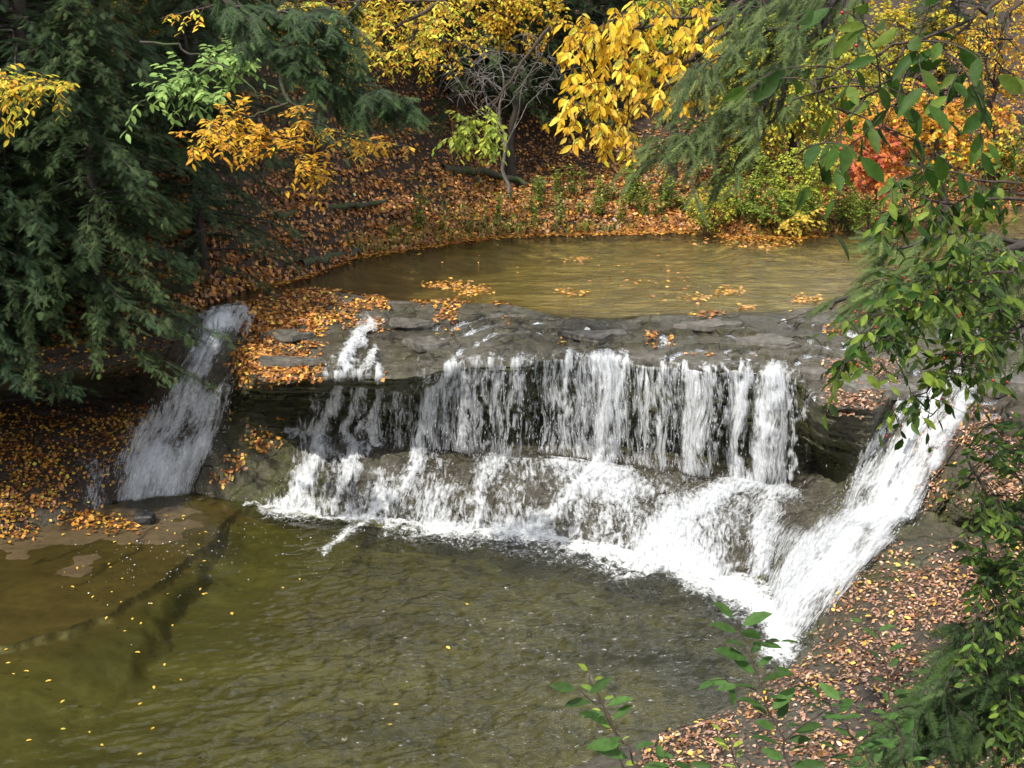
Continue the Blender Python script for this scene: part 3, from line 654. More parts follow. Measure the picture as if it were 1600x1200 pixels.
fu = fu0 + 22 * fbm(_sg * 2.2, PF[..., 2] * 2.2 + PF[..., 1], 0, 3, 311) + 9 * fbm(_sg * 7, PF[..., 2] * 6, PF[..., 1] * 4, 3, 312); fv = fv0 + 10 * fbm(_sg * 4, PF[..., 1] * 3, 0, 3, 313)
def fstroke(pts, w0, w1=None):
    pts = np.array(pts, float); best = np.full(fu.shape, 0.0); n = len(pts) - 1; w1 = w1 or w0
    for i, (a, b) in enumerate(zip(pts[:-1], pts[1:])):
        d = b - a; t = np.clip(((fu - a[0]) * d[0] + (fv - a[1]) * d[1]) / (d @ d), 0, 1)
        wd = w0 + (w1 - w0) * (i + t) / n
        q_ = np.hypot(fu - a[0] - t * d[0], fv - a[1] - t * d[1]) / wd; best = np.maximum(best, .6 * np.exp(-q_ ** 2) + .4 * np.exp(-q_ * .75))
    return best
STR = [
 (.78, [(362, 490), (335, 530), (305, 600), (300, 630)], 17, 24), (.74, [(330, 540), (290, 640), (235, 710), (195, 765)], 20, 34), (.55, [(330, 600), (290, 700), (260, 760)], 24, 30),
 (.50, [(575, 510), (530, 600), (500, 650), (470, 730), (440, 795)], 28, 40), (.78, [(578, 512), (560, 535), (520, 600), (505, 650), (485, 720), (445, 790)], 9, 20),
 (.7, [(610, 535), (570, 590), (548, 660), (540, 760)], 10, 20), (.5, [(520, 560), (490, 620), (480, 700)], 14, 20),
 (.62, [(590, 600), (600, 680)], 9, 9), (.58, [(622, 600), (622, 690)], 8, 8), (.55, [(600, 640), (585, 700)], 14, 14),
 (.85, [(735, 525), (700, 565), (668, 610), (660, 660), (652, 720)], 14, 18), (.6, [(745, 530), (690, 600), (650, 720)], 34, 30), (.55, [(720, 600), (712, 690)], 10, 10),
 (.74, [(770, 548), (752, 600), (765, 700)], 9, 9), (.55, [(780, 550), (760, 690)], 22, 20), (.74, [(830, 548), (805, 590), (795, 640), (788, 700)], 14, 9), (.52, [(850, 552), (825, 620), (822, 700)], 14, 12),
 (.82, [(890, 552), (880, 620), (888, 700)], 14, 12), (.92, [(945, 555), (948, 620), (935, 700), (925, 770)], 24, 22), (.85, [(975, 556), (970, 640), (955, 740)], 13, 16), (.66, [(920, 555), (915, 730)], 22, 24),
 (.55, [(1020, 575), (1000, 640), (985, 720)], 20, 14), (.72, [(1042, 578), (1015, 640), (1005, 715)], 9, 8), (.66, [(1066, 580), (1070, 640), (1066, 720)], 7, 6), (.66, [(1096, 582), (1094, 700)], 6, 5), (.70, [(1122, 584), (1120, 725)], 6, 6), (.45, [(1090, 584), (1090, 660)], 40, 30),
 (.9, [(1175, 584), (1165, 660), (1160, 745)], 14, 10), (.95, [(1215, 584), (1205, 650), (1192, 745)], 20, 16), (.8, [(1235, 590), (1222, 740)], 10, 8), (.6, [(1150, 584), (1155, 740)], 16, 12),
 (.82, [(1275, 618), (1252, 660), (1240, 745)], 7, 6), (.5, [(1265, 610), (1235, 740)], 12, 8), (.5, [(1290, 640), (1286, 745)], 3, 3),
 # over the sloping apron
 (.62, [(500, 700), (470, 760), (445, 800)], 30, 36), (.66, [(545, 720), (530, 790)], 20, 18),
 (.88, [(668, 700), (650, 735), (610, 785), (570, 822)], 22, 16), (.62, [(690, 700), (680, 760), (650, 815)], 36, 34),
 (.80, [(790, 715), (762, 735), (745, 780), (735, 820)], 26, 22), (.58, [(800, 730), (780, 820)], 40, 40),
 (.85, [(925, 750), (890, 780), (850, 815), (835, 835)], 26, 24), (.68, [(950, 740), (900, 830)], 50, 56), (.66, [(960, 790), (1000, 870)], 40, 30),
 (.95, [(1190, 752), (1130, 770), (1060, 815), (1020, 860)], 24, 34), (.72, [(1200, 760), (1120, 850), (1080, 880)], 46, 46), (.86, [(1220, 760), (1195, 820), (1185, 895)], 26, 24), (.55, [(1040, 730), (1000, 770)], 44, 40),
 # right cascade
 (.8, [(1330, 830), (1240, 930), (1180, 985)], 60, 60), (.72, [(1400, 700), (1300, 850), (1200, 960)], 60, 80), (.75, [(1440, 780), (1400, 860), (1310, 950)], 34, 40),
 (.98, [(1470, 615), (1430, 680), (1375, 780), (1310, 880), (1240, 960)], 26, 58), (.92, [(1500, 625), (1455, 700), (1400, 800), (1350, 880)], 20, 34), (.8, [(1430, 625), (1360, 690), (1330, 745)], 16, 14),
 (.9, [(1370, 790), (1270, 860), (1215, 950)], 40, 46), (.62, [(1430, 800), (1390, 870), (1340, 930)], 22, 22), (.75, [(1530, 500), (1500, 560), (1485, 615)], 18, 22), (.5, [(1600, 490), (1540, 520)], 30, 30), (.6, [(1540, 600), (1480, 620)], 14, 14)]
dens = np.zeros(fu.shape)
_lu, _lv = [480, 560, 640, 745, 850, 950, 1050, 1150, 1245], [592, 590, 588, 572, 566, 566, 576, 582, 590]
for _ in range(64):
    u_ = rng.uniform(500, 1250); v_ = float(np.interp(u_, _lu, _lv)); d_ = (u_ < 720) * rng.uniform(-40, 0)
    STR.append((rng.uniform(.6, .85), [(u_ + 6, v_ - 8), (u_, v_ + 30), (u_ + d_ * .6 + rng.normal(0, 4), v_ + rng.uniform(70, 140))], rng.uniform(3, 8), rng.uniform(3, 7)))
for a, pts, w0, w1 in STR:
    k_ = 2.3 if pts[0][0] < 370 else (1.4 if w0 > 7 and pts[0][0] < 1330 else 1.0); w0, w1 = w0 * k_, w1 * k_; a = a + .06 + .24 * (pts[0][0] < 370) + .14 * (370 < pts[0][0] < 640 and w0 > 7)
    dens = np.maximum(dens, a * fstroke(pts, w0, w1))
TG = np.broadcast_to(TF[None], fu.shape)
apr = sstep(7.4, 8.2, TG); inr = sstep(420, 470, fu) * (1 - sstep(1240, 1300, fu))
dens = dens * (1 + ((fu > 1310) * .26 + (fu < 400) * .45) * fbm(PF[..., 0] * 3, PF[..., 1] * 3, 0, 4, 88))
dens = np.maximum(dens, apr * inr * (.71 + .42 * fbm(PF[..., 0] * 1.3, PF[..., 1] * 1.3, 0, 3, 81)))
curt = sstep(2.0, 2.3, TG) * (1 - apr)
dens = np.maximum(dens, curt * inr * (.70 + .28 * fbm(PF[..., 0] * 5, 0, 0, 3, 82)) * sstep(560, 620, fu))
dens = np.maximum(dens, .36 * (TG < 2.1) * inr * (1.35 + .5 * fbm(PF[..., 0] * 1.2, PF[..., 1] * 1.2, 0, 3, 87)) * sstep(640, 800, fu))
dens *= sstep(.0, .5, TG) * (1 - sstep(20.2, 21.4, np.interp(sF, S, np.arange(K))))[:, None]
rimv = sstep(1.2, 2.0, TG) + ((fu < 600) | (fu > 1400))
dens = np.where(TG < 2.0, dens * np.clip(rimv, .25, 1), dens)
steep = np.clip(curt * (fu > 400) * (fu < 1310) + (fu > 1310) * .45 + (fu < 400) * .3, 0, 1)
ln = np.concatenate([np.zeros((NF, 1)), np.cumsum(np.linalg.norm(np.diff(PF, axis=1), axis=2), axis=1)], 1)
sgx = np.broadcast_to(sF[:, None], fu.shape)
# three falls, each a body of its own
s_left = 410; s_right = 1312
side = np.where(sF < np.interp(7.0, np.arange(K), S), 0, np.where(sF < np.interp(17.4, np.arange(K), S), 1, 2))[:, None] * np.ones_like(fu)
for nm, kk, lb in (('left_cascade', 0, 'narrow white cascade sliding down the rock at the left end of the ledge'), ('main_waterfall', 1, 'wide white curtain of water falling over the middle of the ledge'), ('right_cascade', 2, 'steep thick white cascade pouring down beside the right bank')):
    for j, (mt, of, dm) in enumerate(((M_FALL1, .02, 1.0), (M_FALL2, .07, .86))):
        nz = fbm(sgx * 5, ln * 1.6, j, 4, 90 + j) + (kk == 2) * 1.6 * fbm(sgx * 2.2, ln * 2.2, 0, 3, 98)
        Q = PF + NFn * (of + .045 * nz + .08 * np.clip(dens - .4, 0, 1))[..., None]
        d2 = np.clip(dens * dm + .10 * fbm(sgx * 9, ln * 1.2, 0, 3, 95 + j), 0, 1.3)
        uv = np.stack([sgx + .06 * fbm(sgx * 3, ln * 2, 0, 3, 97), ln], -1)
        mf = ((side == kk) & (d2 > .22))[:-1, :-1] & (TG[:-1, :-1] > .15)
        if j == 0: base = (Q, mf, uv, d2)
        else:
            n0 = Q.shape[0] * Q.shape[1]
            V = np.concatenate([base[0].reshape(-1, 3), Q.reshape(-1, 3)]); f1 = grid_faces(*fu.shape, mask=base[1]); f2 = grid_faces(*fu.shape, mask=mf) + n0
            o = mk('waterfall', V, np.concatenate([f1, f2]), M_FALL1, smooth=True, uv=np.concatenate([base[2].reshape(-1, 2), uv.reshape(-1, 2)]), attrs={'dens': np.concatenate([base[3].ravel(), d2.ravel()]), 'steep': np.concatenate([steep.ravel()] * 2)})
            o.data.materials.append(M_FALL2)
            o.data.polygons.foreach_set('material_index', np.concatenate([np.zeros(len(f1), np.int32), np.ones(len(f2), np.int32)]))
            tag(o, lb, 'waterfall', kind='structure')
# drops
OCT = (np.array([[0, 0, 0], [.5, .45, 0], [0, .45, .5], [-.5, .45, 0], [0, .45, -.5], [0, 1, 0]], float), np.array([[0, 1, 2], [0, 2, 3], [0, 3, 4], [0, 4, 1], [5, 2, 1], [5, 3, 2], [5, 4, 3], [5, 1, 4]]))
def drops(n, wt, lo, hi, lmin, lmax, thin):
    pr = (wt).ravel(); pr = pr / pr.sum(); idx = rng.choice(len(pr), n, p=pr)
    p = PF.reshape(-1, 3)[idx] + NFn.reshape(-1, 3)[idx] * rng.uniform(lo, hi, (n, 1)) + rng.normal(0, .02, (n, 3))
    tv = np.gradient(PF, axis=1).reshape(-1, 3)[idx]; tv = unit(tv) + rng.normal(0, .08, (n, 3))
    V, Fc, _ = place(OCT[0] * np.array([thin, 1, thin]), OCT[1], p, tv, np.tile([.3, -1, .2], (n, 1)), rng.uniform(lmin, lmax, n))
    return V, Fc
wt1 = np.clip(dens - .45, 0, 1) ** 1.3 * np.clip(curt, 0, 1) + .5 * np.clip(dens - .4, 0, 1) * (fu > 1320)
V1, F1_ = drops(3500, wt1, .0, .14, .02, .075, .11)
wt2 = np.clip(dens - .3, 0, 1) * sstep(6.5, 8, TG)
V2, F2_ = drops(3000, wt2, .02, .10, .008, .022, .4)
o = mk('flying_drops', np.concatenate([V1, V2]), np.concatenate([F1_, F2_ + len(V1)]), M_DROP); tag(o, 'white drops of water flying off the falls', 'water drops', kind='stuff')

# ---------------------------------------------------------------- fallen leaves
OR = [(.50, .20, .035), (.62, .30, .04), (.36, .13, .03), (.66, .40, .07), (.22, .08, .025)]
BR = [(.27, .11, .045), (.36, .16, .06), (.15, .065, .03), (.42, .21, .085), (.46, .27, .12)]
PK = [(.3, .16, .12), (.42, .25, .18), (.46, .29, .13), (.17, .085, .062), (.48, .33, .27)]
def litter(name, P, Nr, n, size, cols, label, lift=.012, tilt=.35, group=None, wjit=.3, proto=LEAFS):
    y = rng.normal(0, 1, (n, 3)); up = unit(Nr + rng.normal(0, tilt, (n, 3))); y = y - (y * up).sum(1, keepdims=True) * up
    V, Fc, C = place(proto[0], proto[1], P + Nr * lift * rng.uniform(.4, 2.4, (n, 1)), y, up, size * rng.uniform(.6, 1.25, n), cols, wid=rng.uniform(.9, 1.6, n))
    o = mk(name, V, Fc, M_LITTER, col=C); return tag(o, label, 'leaves', kind='stuff')
def pick(W, n):
    w_ = W.ravel().astype(float).copy(); w_ /= w_.sum(); return rng.choice(len(w_), n, p=w_)
PL = P1.reshape(-1, 3); NL = Nn1.reshape(-1, 3); NL = NL * np.sign(NL[:, 2:3] + 1e-6)
area = np.linalg.norm(np.cross(np.gradient(P1, axis=0), np.gradient(P1, axis=1)), axis=-1)
flatf = sstep(.25, .6, np.abs(Nn1[..., 2]))
cl = fbm(P1[..., 0] * 1.8, P1[..., 1] * 1.8, P1[..., 2] * 2, 5, 111)
mound = gau(365, 600, 448, 515, 12) * sstep(-.35, .1, cl) * 1.0 + gau(365, 500, 500, 600, 12) * sstep(-.35, .1, cl) * 1.3
rimp = np.zeros(pu.shape)
for (a, b, c, d, w_) in [(690, 472, 45, 10, 1), (700, 500, 22, 26, 1), (790, 470, 30, 10, .9), (800, 500, 34, 10, .5), (735, 452, 30, 12, .8), (1018, 530, 12, 16, 1), (1048, 530, 6, 14, 1), (1105, 492, 30, 8, .8), (1180, 527, 22, 10, .8), (1090, 555, 50, 5, .5), (1170, 555, 20, 4, .4), (1300, 515, 22, 14, .8), (882, 534, 10, 6, .8), (600, 590, 12, 12, .6), (680, 538, 30, 6, .8), (410, 690, 34, 22, .9), (395, 665, 30, 10, .7), (440, 655, 12, 6, .8), (345, 745, 22, 16, .9), (370, 720, 20, 18, .8), (262, 555, 14, 18, .8), (600, 480, 12, 12, .9), (355, 648, 18, 5, .8)]:
    rimp = np.maximum(rimp, w_ * np.exp(-((pu - a) / c) ** 2 - ((pv - b) / d) ** 2))
rimp = rimp * sstep(.25, .5, rimp) * sstep(-.5, .2, cl)
leftb = gau(-300, 240, 640, 800, 15) * (.35 + .65 * sstep(-.25, .2, cl)) * (1 - gau(110, 400, 700, 800, 30) * .7)
leftb = leftb * (1 - sstep(0, 1, (pu - 250) / 120 + (pv - 620) / 250))
edgeb = gau(-60, 250, 785, 835, 8) * sstep(-.3, .1, cl)
W1 = area * np.maximum(flatf, .5 * gau(360, 500, 480, 610, 12)) * (mound + rimp * .9); W2 = area * flatf * (leftb + edgeb + .5 * gau(-300, 280, 470, 585, 10))
i1 = pick(W1, 7500); litter('fallen_leaves', PL[i1], NL[i1], 7500, .074, pal(7500, OR + BR[:2], .4), 'wet orange leaves plastered on the left part of the ledge')
i2 = pick(W2, 8500); litter('fallen_leaves', PL[i2], NL[i2], 8500, .062, pal(8500, OR + BR[:3] + [(.66, .45, .06)], .45), 'orange and yellow leaves covering the low left bank')
butt = gau(1290, 1400, 560, 660, 12) * (pv > 560); rsh = gau(1440, 1700, 630, 800, 15) * .9
bankr = gau(1000, 1700, 850, 1300, 20) * (.2 + .8 * sstep(-.25, .2, cl)) * sstep(-90, 10, (pu - 1400) + (pv - 880) * 1.3) * sstep(0, .12, P1[..., 2] - .06)
W3 = area * flatf * (butt * .8 + rsh * sstep(-.3, .2, cl) + bankr * .85)
i3 = pick(W3, 17000); litter('fallen_leaves', PL[i3], NL[i3], 17000, .052, pal(17000, PK + BR[:3], .4), 'pinkish brown leaves strewn over the right bank', proto=LEAF)
i3 = pick(area * flatf * (bankr + .1 * rsh), 450); litter('fallen_leaves', PL[i3], NL[i3], 450, .065, pal(450, [(.7, .45, .06), (.72, .52, .12)], .15), 'bright yellow leaves dotted over the right bank', lift=.03, proto=LEAF)
# far banks
def on_ground(x, y): return ground_z(x, y)[0]
n = 110000
gxr = rng.uniform(-10, 20, n * 3); dr = rng.exponential(4.0, n * 3); gyr = y_shore(gxr) + dr + .1
cl2 = fbm(gxr * .9, gyr * .9, 0, 4, 113); keep = (gyr < 42) & (rng.random(n * 3) < np.clip(.7 + 1.2 * cl2, .25, 1)); gxr, gyr = gxr[keep][:n], gyr[keep][:n]; n = len(gxr)
e = .05; gz0 = on_ground(gxr, gyr); nn_ = unit(np.stack([-(on_ground(gxr + e, gyr) - gz0) / e, -(on_ground(gxr, gyr + e) - gz0) / e, np.ones(n)], -1))
litter('fallen_leaves', np.stack([gxr, gyr, gz0], -1), nn_, n, .10, pal(n, BR + OR[:3], .42), 'brown and orange leaf litter on the far bank', lift=.02, tilt=.5)
# shore line and strips of leaves afloat
n = 1800; sx_ = rng.uniform(-4.5, 7, n); sy_ = y_shore(sx_) + rng.normal(-.05, .14, n); k = sy_ > y_front(sx_) + .3; sx_, sy_ = sx_[k], sy_[k]; n = len(sx_)
litter('fallen_leaves', np.stack([sx_, sy_, np.maximum(on_ground(sx_, sy_), UZ + .004)], -1), np.tile([0, 0, 1.], (n, 1)), n, .09, pal(n, OR), 'line of orange leaves along the far water edge', lift=.006, tilt=.12)
spots = [(960, 364, 90, 2, 150), (700, 445, 40, 5, 120), (735, 455, 25, 6, 100), (890, 457, 22, 5, 50), (1140, 455, 20, 5, 50), (1095, 465, 22, 4, 40), (1260, 468, 22, 6, 60), (1165, 480, 14, 4, 40), (900, 405, 14, 3, 25), (1180, 375, 70, 8, 160), (1190, 385, 40, 5, 80), (1020, 440, 130, 30, 70), (700, 405, 100, 15, 12)]
pp = []
for a, b, c, d, m_ in spots: pp.append(PZ(a + rng.normal(0, c * .6, m_), b + rng.normal(0, d * .6, m_), UZ + .008))
pp = np.concatenate(pp); litter('floating_leaves', pp, np.tile([0, 0, 1.], (len(pp), 1)), len(pp), .09, pal(len(pp), OR[:4] + [(.5, .25, .12)]), 'orange leaves caught in clumps on the shallow water above the falls', lift=.004, tilt=.15)
pp = [PZ(rng.uniform(100, 330, 26), rng.uniform(830, 960, 26), .012), PZ(rng.uniform(0, 300, 22), rng.uniform(940, 1180, 22), .012), PZ(rng.normal(280, 30, 12), rng.normal(840, 20, 12), .012), PZ(rng.uniform(300, 1100, 10), rng.uniform(900, 1180, 10), .012)]
pp = np.concatenate(pp); litter('floating_leaves', pp, np.tile([0, 0, 1.], (len(pp), 1)), len(pp), .055, pal(len(pp), [(.66, .5, .1), (.7, .45, .08)], .1), 'scattered small yellow leaves floating on the lower pool', lift=.003, tilt=.06, proto=LEAF)
pp = [PZ(rng.normal(140, 28, 160), rng.normal(813, 9, 160), .03), PZ(rng.normal(190, 22, 60), rng.normal(822, 6, 60), .03), PZ(rng.uniform(0, 60, 90), rng.normal(830, 8, 90), .03), PZ(rng.uniform(60, 150, 90), rng.normal(800, 9, 90), .04)]
pp = np.concatenate(pp); litter('fallen_leaves', pp, np.tile([0, 0, 1.], (len(pp), 1)), len(pp), .075, pal(len(pp), OR), 'heap of orange leaves washed up beside the dark stone', lift=.012, tilt=.4)
# foam flecks
n = 300; fx = rng.normal(0, 1, n); fl = PZ(230 + 70 * rng.normal(0, 1, n) + 60 * fx * .0, 0 * fx + 840 + 45 * rng.normal(0, 1, n), .008)
fl = np.concatenate([fl, PZ(rng.uniform(330, 560, 130), rng.uniform(815, 900, 130), .01)])
n = len(fl); th = np.linspace(0, 2 * np.pi, 8)[:-1]; FV = np.array([[math.cos(t) * .5 * (1 + .2 * math.sin(3 * t)), math.sin(t) * .5, 0] for t in th] + [[0, 0, .25]]); FF = np.array([[i, (i + 1) % 7, 7] for i in range(7)])
V, Fc, _ = place(FV, FF, fl, rng.normal(0, 1, (n, 3)) * [1, 1, 0], np.tile([0, 0, 1.], (n, 1)), rng.lognormal(-4.9, .5, n).clip(.004, .03))
tag(mk('foam_flecks', V, Fc, M_DROP), 'small white foam bubbles drifting on the pool', 'foam', kind='stuff')
# ---------------------------------------------------------------- vegetation builders
HEM = [(.035, .068, .03), (.055, .098, .044), (.026, .05, .024), (.08, .125, .05)]
HEMD = [(.03, .065, .02), (.05, .095, .025), (.02, .04, .015)]
YEL = [(.78, .46, .03), (.72, .36, .03), (.82, .56, .06), (.6, .27, .03)]
GOLD = [(.86, .57, .035), (.82, .47, .03), (.88, .66, .1), (.74, .4, .03)]
YG = [(.5, .52, .05), (.66, .58, .06), (.38, .45, .06), (.75, .5, .05)]
GRN = [(.16, .28, .04), (.24, .36, .06), (.1, .19, .03), (.36, .44, .07)]
DGRN = [(.035, .085, .014), (.06, .125, .02), (.025, .06, .012), (.12, .18, .025)]
PALE = [(.26, .42, .12), (.34, .5, .14), (.2, .34, .1)]
RED = [(.62, .16, .09), (.7, .24, .07), (.74, .34, .05), (.55, .13, .1)]
ORG = [(.74, .34, .04), (.76, .42, .05), (.68, .25, .04), (.8, .5, .06)]
def polyline(pts, n):
    pts = np.asarray(pts, float); d = np.concatenate([[0], np.cumsum(np.linalg.norm(np.diff(pts, axis=0), axis=1))])
    t = np.linspace(0, d[-1], n); q = np.stack([np.interp(t, d, pts[:, k]) for k in range(3)], 1)
    return smooth1(q, max(3, n // 6), 0) if n > 8 else q
def wob(p, a, f=2.0):
    s_ = random.random() * 99; n_ = len(p); t = np.linspace(0, 1, n_)[:, None]
    return p + a * np.stack([vn(np.arange(n_) * .35 * f + s_, k * 7.7, 0, 5) for k in range(3)], 1) * np.minimum(1, t * 6)
def twig(a, b, sag, n=7):
    t = np.linspace(0, 1, n)[:, None]; p = a + (b - a) * t; p[:, 2] += -sag * 4 * (t * (1 - t))[:, 0] * -1 * .6 - sag * (t[:, 0] ** 2)
    return p
def leaf_twigs(lv, tb, anchors, targets, leafsize, cols, per=9, droop=.35, rtw=.003, flat=.6, span=None, maxlen=1.2):
    """from limb anchors grow twigs to the targets; each carries alternate leaves"""
    for tg in targets:
        d = np.linalg.norm(anchors - tg, axis=1); j = int(np.argmin(d + rng.random(len(d)) * .25 * d.min())); a = anchors[j]
        L = d[j]
        if L < leafsize * 2.5: tg = a + unit(rng.normal(0, 1, 3)) * leafsize * 3; L = leafsize * 3
        p = wob(twig(a, tg, L * .12), L * .03)
        if rtw: tb.add(p, rtw * 1.6, rtw * .5, 3)
        n = per; t0 = max(0.1, 1 - n * leafsize * .52 / L) if span is None else 1 - span
        ts = np.linspace(t0, 1, n) + rng.normal(0, .02, n); ts = ts.clip(0, 1)
        q = np.stack([np.interp(ts, np.linspace(0, 1, len(p)), p[:, k]) for k in range(3)], 1)
        tan = unit(p[-1] - p[-3]); sd = unit(np.cross(tan, [0, 0, 1.]) + 1e-6)
        sg = np.where(np.arange(n) % 2 == 0, 1, -1)[:, None]
        y = unit(tan * .75 + sd * sg * .85 + np.array([0, 0, -droop]) + rng.normal(0, .22, (n, 3)))
        up = unit(np.array([0, 0, flat]) + rng.normal(0, .4, (n, 3)) + np.array([0, -.35, 0]))
        lv.add(q, y, up, leafsize * rng.uniform(.65, 1.15, n), cols(n))
def ell(regs, n, dist, dd):
    """random points in picture ellipses (u, v, ru, rv, weight) at a distance with real depth"""
    w_ = np.array([r[2] * r[3] * (r[4] if len(r) > 4 else 1) for r in regs], float); k = rng.choice(len(regs), n, p=w_ / w_.sum())
    r = np.sqrt(rng.random(n)); th = rng.random(n) * 2 * np.pi; g = np.array([x[:4] for x in regs], float)[k]
    return PD(g[:, 0] + g[:, 2] * r * np.cos(th), g[:, 1] + g[:, 3] * r * np.sin(th), dist + rng.uniform(-dd, dd, n))
def bough(name, label, cat, limbs, dist, regs, n, leafsize, cols, per=8, dd=.5, barkm=None, r0=.03, proto=LEAF, droop=.35, flat=.6, group=None, rtw=.0035, dl=None, bare=0, mat=None, maxlen=1.2, berries=0):
    root_p = PD(*limbs[0][0][:2], dist if len(limbs[0][0]) < 3 else limbs[0][0][2])
    e = empty(name, root_p, label, cat, group); tb = Tubes(); tt_ = Tubes(); anch = []
    for li, L in enumerate(limbs):
        pts = np.array([PD(q[0], q[1], q[2] if len(q) > 2 else dist) for q in L]); p = wob(polyline(pts, max(8, 6 * len(L))), .03)
        rr = r0 * (1 if li == 0 else .55); tb.add(p, rr, rr * .25, 7); anch.append(p[len(p) // 4:])
    anch = np.concatenate(anch); lv = Leaves()
    leaf_twigs(lv, tt_, anch, ell(regs, n, dist, dd), leafsize, cols, per, droop, rtw, flat, maxlen=maxlen)
    nb = len(tb.F); 
    for v_, f_ in zip(tt_.V, tt_.F): tb.V.append(v_); tb.F.append(f_ + tb.n)
    tb.n += tt_.n
    tb.build('branches', barkm or M_TWIG, e)
    lv.build('foliage', proto, mat or M_LEAF, e)
    if berries:
        P_ = np.concatenate(lv.p); idx = rng.choice(len(P_), berries); th = np.linspace(0, 2 * np.pi, 7)[:-1]
        bv = np.array([[math.cos(t) * .5, math.sin(t) * .5, 0] for t in th] + [[math.cos(t) * .36, math.sin(t) * .36, .36] for t in th] + [[math.cos(t) * .36, math.sin(t) * .36, -.36] for t in th] + [[0, 0, .5], [0, 0, -.5]])
        bf = [];
        for i in range(6):
            j = (i + 1) % 6; bf += [[i, j, 6 + i], [j, 6 + j, 6 + i], [i, 12 + i, j], [j, 12 + i, 12 + j], [6 + i, 6 + j, 18], [12 + j, 12 + i, 19]]
        b0 = None
        for q_ in P_[idx] + rng.normal(0, .012, (berries, 3)):
            V, Fc, _ = place(bv, np.array(bf), np.zeros((1, 3)), np.array([[0, 1., 0]]), np.array([[0, 0, 1.]]), .009)
            if b0 is None: e['_o'] = (0, 0, 0); b0 = mk('berry', V, Fc, M_BERRY, e, smooth=True); b = b0; del e['_o']
            else: b = b0.copy(); COL.objects.link(b)
            b.location = tuple(q_ - np.array(root_p))
    return e

def decid(name, label, cat, base, h, crown_c, crown_r, n, leafsize, cols, group=None, barkm=None, trunk_r=.14, per=8, proto=LEAFS, nl=9, lean=(0, 0), bare=False, color=None):
    base = np.array(base, float); e = empty(name, base, label, cat, group); tb = Tubes(); tw = Tubes(); lv = Leaves()
    top = base + np.array([lean[0], lean[1], h]); cc = np.array(crown_c, float); cr = np.array(crown_r, float)
    p = wob(polyline([base - [0, 0, .3], base + (top - base) * .5 + rng.normal(0, .1, 3), top], 18), .12)
    rad = np.linspace(trunk_r, trunk_r * .18, 18); rad[0] *= 1.6; rad[1] *= 1.2; tb.add(p, rad, None, 9)
    anch = [p[10:]]
    for k in range(nl):
        i0 = int(rng.integers(5, 17)); a = p[i0]; d = rng.normal(0, 1, 3); d[2] = abs(d[2]) * .5; t_ = cc + unit(d) * cr * rng.uniform(.55, .95)
        q = wob(polyline([a, (a + t_) / 2 + [0, 0, .25 * cr[2] * .5], t_], 10), .1)
        tb.add(q, trunk_r * .35 * (1 - i0 / 30), trunk_r * .07, 5); anch.append(q[3:])
        for m_ in range(3):
            j = int(rng.integers(3, 9)); t2 = q[j] + rng.normal(0, .35, 3) * cr; q2 = wob(polyline([q[j], (q[j] + t2) / 2 + [0, 0, .1], t2], 7), .06)
            tb.add(q2, trunk_r * .12, trunk_r * .03, 4); anch.append(q2[2:])
    anch = np.concatenate(anch)
    d = unit(rng.normal(0, 1, (n * 2, 3))); T = cc + d * cr * (rng.random((n * 2, 1)) ** .45)
    keep = fbm(T[:, 0] * 1.4 / cr[0] * 1.5, T[:, 1] * 1.2, T[:, 2] * 1.6 / cr[2] * 1.5, 3, int(rng.integers(999))) > -.12
    T = T[keep][:n]
    leaf_twigs(lv, tw, anch, T, leafsize, cols, per, .4, .004 if not bare else .006, .7, maxlen=1.0)
    for v_, f_ in zip(tw.V, tw.F): tb.V.append(v_); tb.F.append(f_ + tb.n)
    tb.build('trunk', barkm or M_BARK, e)
    if not bare: lv.build('crown', proto, M_LEAF, e)
    return e

